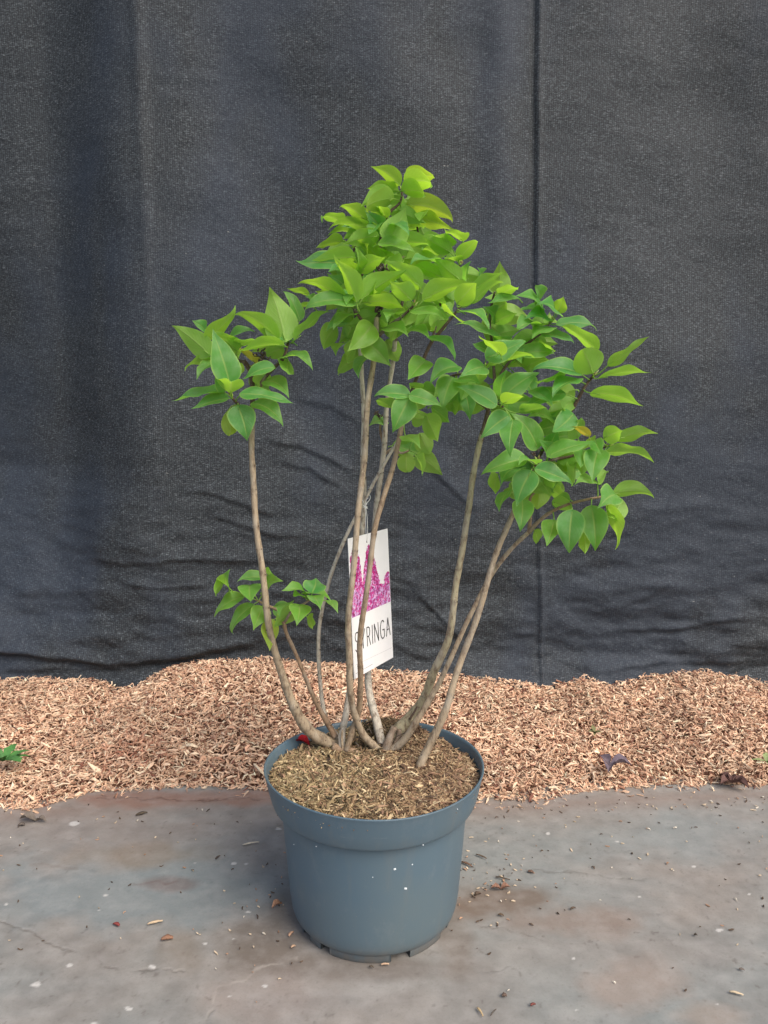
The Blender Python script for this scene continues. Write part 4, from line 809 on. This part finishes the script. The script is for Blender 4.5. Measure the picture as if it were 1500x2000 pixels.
sc4 = at(711, 968, 1.24); lp = [kn+Vector((math.sin(t)*.011-.003, .02-math.cos(t)*.020+.004, .012*math.sin(t/2)+.002*t)) for t in [k*.45 for k in range(15)]]; lp = [kn]+lp[1:-1]+[kn]
v_, f_ = tube(lp, [.0005]*len(lp), 6); o_ = len(VV); VV += v_; FF += [tuple(a+o_ for a in f) for f in f_]
for k in range(6):
    v_, f_ = ellipsoid(kn+Vector((rf.uniform(-.002, .001), 0, rf.uniform(-.003, .003))), Vector((rf.uniform(-1, 1), 0, rf.uniform(-1, 1))), .005, .0011); o_ = len(VV); VV += v_; FF += [tuple(a+o_ for a in f) for f in f_]
v_, f_ = tube(smooth_path([kn, kn+Vector((.001, -.004, .009)), kn+Vector((.005, -.006, .014))], 4), [.0005]*9, 6); o_ = len(VV); VV += v_; FF += [tuple(a+o_ for a in f) for f in f_]
mesh_obj('string', VV, FF, M_string, troot)
# ------------------------------------------------------------------ small litter
M_lit = vcmat('litter', .8, 400, .5)
def chip_obj(name, x0, y0, x1, y1, wpx_, rgb, label, cat, group=None, z=.0035, seed=0, Y=None):
    a = onz(x0, y0, z); b = onz(x1, y1, z)
    if Y is not None: a = at(x0, y0, Y); b = at(x1, y1, Y)
    ax_ = b-a; L_ = ax_.length; ax_.normalize(); up = Vector((0, 0, 1)) if Y is None else Vector((0, -1, 0)); sd_ = up.cross(ax_).normalized(); w = wpx_*m_per_px(a); r_ = random.Random(int(x0)+seed)
    V = []; Fc = []; nS = 6
    for i in range(nS+1):
        t_ = i/nS; wk = w*.5*(.55+.6*math.sin(math.pi*min(1, t_*1.05+.02)))*r_.uniform(.75, 1.15); c_ = a+ax_*(L_*t_)+sd_*(w*.25*math.sin(t_*3+seed))+up*(r_.uniform(0, .0008)+.001*math.sin(t_*3)); hk = max(.0009, wk*.5)
        for (p_, q_) in ((-1, -.6), (-.7, .8), (.1, 1.1), (.8, .6), (1, -.5)): V.append(tuple(c_+sd_*(wk*p_)+up*(hk*q_)))
    for i in range(nS):
        for k in range(5): Fc.append((i*5+k, i*5+(k+1) % 5, (i+1)*5+(k+1) % 5, (i+1)*5+k))
    Fc.append((4, 3, 2, 1, 0)); Fc.append(tuple(nS*5+k for k in range(5)))
    return tag(mesh_obj(name, V, Fc, M_lit, colr=[rgb]*len(V), origin=a), label, cat, group)
G1 = 'bits of wood and bark lying on the concrete'
chip_obj('wood_splinter', 474, 1650, 506, 1645, 4, (.62, .55, .42), 'pale thin splinter on the concrete close to the left side of the pot', 'wood splinter', G1)
chip_obj('wood_splinter', 288, 1805, 318, 1799, 6, (.55, .42, .28), 'tan wood splinter on the concrete left of the pot, above the round brown pebble', 'wood splinter', G1)
chip_obj('wood_splinter', 1424, 1937, 1452, 1944, 5, (.62, .50, .34), 'pale wood splinter on the concrete near the lower right corner', 'wood splinter', G1)
chip_obj('wood_splinter', 932, 1968, 943, 1985, 4.5, (.55, .40, .22), 'straw coloured splinter on the concrete below the pot, at the bottom edge', 'wood splinter', G1)
chip_obj('twig_piece', 958, 1984, 969, 1972, 2.5, (.10, .085, .07), 'dark little twig beside the straw coloured splinter at the bottom edge', 'twig', G1)
chip_obj('bark_piece', 265, 1592, 288, 1587, 7, (.09, .07, .05), 'dark bark piece on the concrete in front of the left mulch', 'bark piece', G1)
chip_obj('pebble', 315, 1834, 338, 1832, 13, (.26, .14, .09), 'round reddish brown pebble on the concrete left of the pot', 'pebble', G1)
chip_obj('pebble', 980, 1945, 990, 1945, 9, (.13, .09, .07), 'small dark round pebble below and right of the pot', 'pebble', G1)
chip_obj('pebble', 36, 1611, 48, 1611, 9, (.12, .10, .085), 'small dark pebble beside the curled dry leaf at the left edge', 'pebble', G1)
chip_obj('bark_piece', 421, 1678, 430, 1672, 4, (.08, .06, .05), 'narrow dark bark piece between the pot and the blue grey stain', 'bark piece', G1)
chip_obj('bark_piece', 221, 1804, 233, 1808, 7, (.22, .05, .045), 'small dark red bark flake left of the tan splinter', 'bark piece', G1)
chip_obj('bark_piece', 564, 1828, 573, 1820, 6, (.48, .30, .20), 'pinkish chip beside the foot of the pot, lower left', 'bark piece', G1)
chip_obj('bark_piece', 568, 1851, 577, 1847, 5, (.45, .30, .20), 'small tan chip lying just below the pinkish chip by the pot foot', 'bark piece', G1)
chip_obj('bark_piece', 744, 1884, 760, 1884, 5, (.52, .36, .24), 'orange chip touching the front foot of the pot', 'bark piece', G1)
chip_obj('bark_piece', 721, 1888, 730, 1890, 4, (.10, .08, .06), 'dark crumb touching the front foot of the pot', 'bark piece', G1)
chip_obj('bark_piece', 1031, 1702, 1042, 1704, 6, (.15, .095, .07), 'brown bark piece furthest right of the litter beside the pot', 'bark piece', G1)
chip_obj('bark_piece', 1114, 1776, 1124, 1773, 4, (.10, .07, .05), 'dark bark piece alone on the concrete right of the pot', 'bark piece', G1)
chip_obj('bark_piece', 973, 1786, 984, 1789, 5, (.13, .09, .06), 'dark bark piece on the brown stain right of the pot', 'bark piece', G1)
chip_obj('bark_piece', 1443, 1893, 1454, 1895, 4.5, (.17, .14, .12), 'grey bark piece above the pale splinter near the lower right corner', 'bark piece', G1)
chip_obj('bark_piece', 928, 1747, 938, 1744, 7, (.10, .07, .05), 'dark crumb beside the curled brown leaf right of the pot', 'bark piece', G1)
chip_obj('bark_piece', 1355, 1826, 1362, 1827, 5, (.07, .06, .05), 'small black crumb on the concrete right of centre', 'bark piece', G1)
chip_obj('bark_piece', 1036, 1964, 1046, 1962, 6, (.18, .06, .05), 'dark red flake right of the round pebble below the pot', 'bark piece', G1)
chip_obj('root_bit', 968, 1713, 996, 1719, 3, (.10, .075, .055), 'longest dark root bit on the concrete right of the pot', 'root', G1)
chip_obj('root_bit', 930, 1669, 950, 1677, 3.5, (.14, .10, .07), 'dark root bit beside the upper right side of the pot', 'root', G1)
chip_obj('root_bit', 902, 1683, 921, 1692, 4.5, (.20, .12, .08), 'brown root bit right against the side of the pot', 'root', G1)
# curled leaves
def curled(name, px, py, z, size, rgb, label, cat='dry leaf', seed=1, lobes=1):
    r_ = random.Random(seed); c0 = onz(px, py, z); V = []; Fc = []; cc_ = []
    for k in range(lobes):
        a = r_.uniform(0, 6.28) if lobes == 1 else 6.28*k/lobes+r_.uniform(-.3, .3); L_ = size*r_.uniform(.7, 1.1); d_ = Vector((math.cos(a), math.sin(a), 0)); s_ = Vector((-d_.y, d_.x, 0)); o_ = len(V)
        for i in range(9):
            t_ = i/8; w = L_*.32*math.sin(math.pi*min(.99, max(.03, t_**.8)))
            for j in range(5):
                q_ = -1+j/2; p = c0+d_*(L_*(t_-(.5 if lobes == 1 else 0)))+s_*(w*q_)+Vector((0, 0, .0015+abs(q_)**1.5*w*.9*r_.uniform(.7, 1.2)+L_*.22*math.sin(t_*2.6))); V.append(tuple(p)); cc_.append(tuple(np.array(rgb)*r_.uniform(.75, 1.25)))
        for i in range(8):
            for j in range(4): Fc.append((o_+i*5+j, o_+(i+1)*5+j, o_+(i+1)*5+j+1, o_+i*5+j+1))
    V2 = [(x, y, z_-.0007) for x, y, z_ in V]; n0 = len(V); F2 = [tuple(a+n0 for a in f[::-1]) for f in Fc]
    return tag(mesh_obj(name, V+V2, Fc+F2, M_lit, colr=cc_+cc_, origin=c0), label, cat)
curled('dry_leaf', 70, 1605, .002, .030, (.17, .14, .115), 'curled grey brown dry leaf on the concrete at the left edge', seed=4, lobes=2)
curled('dry_leaf', 541, 1772, .002, .020, (.42, .24, .15), 'small curled orange brown leaf on the concrete beside the pot, left', seed=5)
curled('dry_leaf', 978, 1738, .002, .016, (.24, .13, .09), 'small curled brown leaf on the concrete among litter right of the pot', seed=6, lobes=2)
curled('dry_leaf', 1190, 1497, .040, .042, (.16, .125, .15), 'crumpled purple grey dry leaf lying on the mulch right of the pot', seed=8, lobes=3)
curled('dry_plant_scrap', 1430, 1530, .008, .035, (.13, .07, .06), 'withered dark red plant scrap at the mulch edge on the right', 'dry plant', seed=9, lobes=5)
curled('red_leaf', 590, 1455, .232, .030, (.42, .012, .02), 'bright red leaf lying on the potting mulch by the leftmost stem', 'red leaf', seed=11)
M_weed = plain('weed_green', (.07, .20, .05), .6, .3)
def weed(px, py, z, size, n_, label, seed, mat):
    r_ = random.Random(seed); c0 = onz(px, py, z); V, Fc = [], []
    for k in range(n_):
        a = 6.28*k/n_+r_.uniform(-.3, .3); L_ = size*r_.uniform(.6, 1.1); el = r_.uniform(.2, .9); d_ = Vector((math.cos(a)*math.cos(el), math.sin(a)*math.cos(el), math.sin(el))); s_ = d_.cross(Vector((0, 0, 1))).normalized(); o_ = len(V)
        for i in range(7):
            t_ = i/6; w = L_*.20*math.sin(math.pi*min(.98, .08+.9*t_))*(1 if i % 2 else .7)
            for j in (-1, 0, 1): V.append(tuple(c0+d_*(L_*t_)+s_*(w*j)+Vector((0, 0, abs(j)*w*.3-.3*L_*t_*t_))))
        for i in range(6):
            for j in range(2): Fc.append((o_+i*3+j, o_+(i+1)*3+j, o_+(i+1)*3+j+1, o_+i*3+j+1))
    return tag(mesh_obj('weed', V, Fc, mat, origin=c0), label, 'weed')
weed(6, 1487, .055, .060, 11, 'jagged dark green weed poking out of the mulch at the left edge', 3, M_weed)
weed(1162, 1432, .065, .028, 9, 'tiny faded olive weed in the mulch right of the shrub', 4, plain('weed_olive', (.17, .17, .07), .7, .3))
weed(1497, 1488, .05, .03, 7, 'small pale green weed in the mulch at the right edge', 5, plain('weed_pale', (.25, .30, .12), .7, .3))
# loose crumbs, too many to count
r = np.random.RandomState(33); n = 420; px = np.concatenate([r.normal(960, 55, 70), r.uniform(-40, 1540, 230), r.normal(520, 70, 40), r.uniform(940, 1540, 80)]); py = np.concatenate([r.normal(1715, 45, 70), 1560+r.gamma(1.6, 80, 230), r.normal(1800, 60, 40), r.uniform(1552, 1585, 80)])
ok = (py < 2010) & (py > 1556); px, py = px[ok], py[ok]; n = len(px); P3 = np.array([tuple(onz(a, b, .0022)) for a, b in zip(px, py)]); din = np.hypot(P3[:, 0]-POT.x, P3[:, 1]-POT.y) > .128; P3 = P3[din]; n = len(P3)
ln = np.clip(r.gamma(3, .0011, n)+.0015, .002, .010); cc = pick(np.array([(.60, .48, .34), (.10, .07, .05), (.42, .26, .17), (.66, .60, .5)]), np.array([.3, .38, .2, .12]), n, r)
V, Fc, cv = chips(P3, np.tile([0, 0, 1.], (n, 1)), ln, np.clip(ln*.4, .001, .003), np.full(n, .0011), cc, .12, 44)
tag(mesh_obj('bark_crumbs', V, Fc, M_chip, smooth=False, colr=cv), 'tiny bark crumbs strewn over the concrete around the pot', 'bark crumbs', kind='stuff')
for o in bpy.data.objects:
    if '_w' in o: del o['_w']
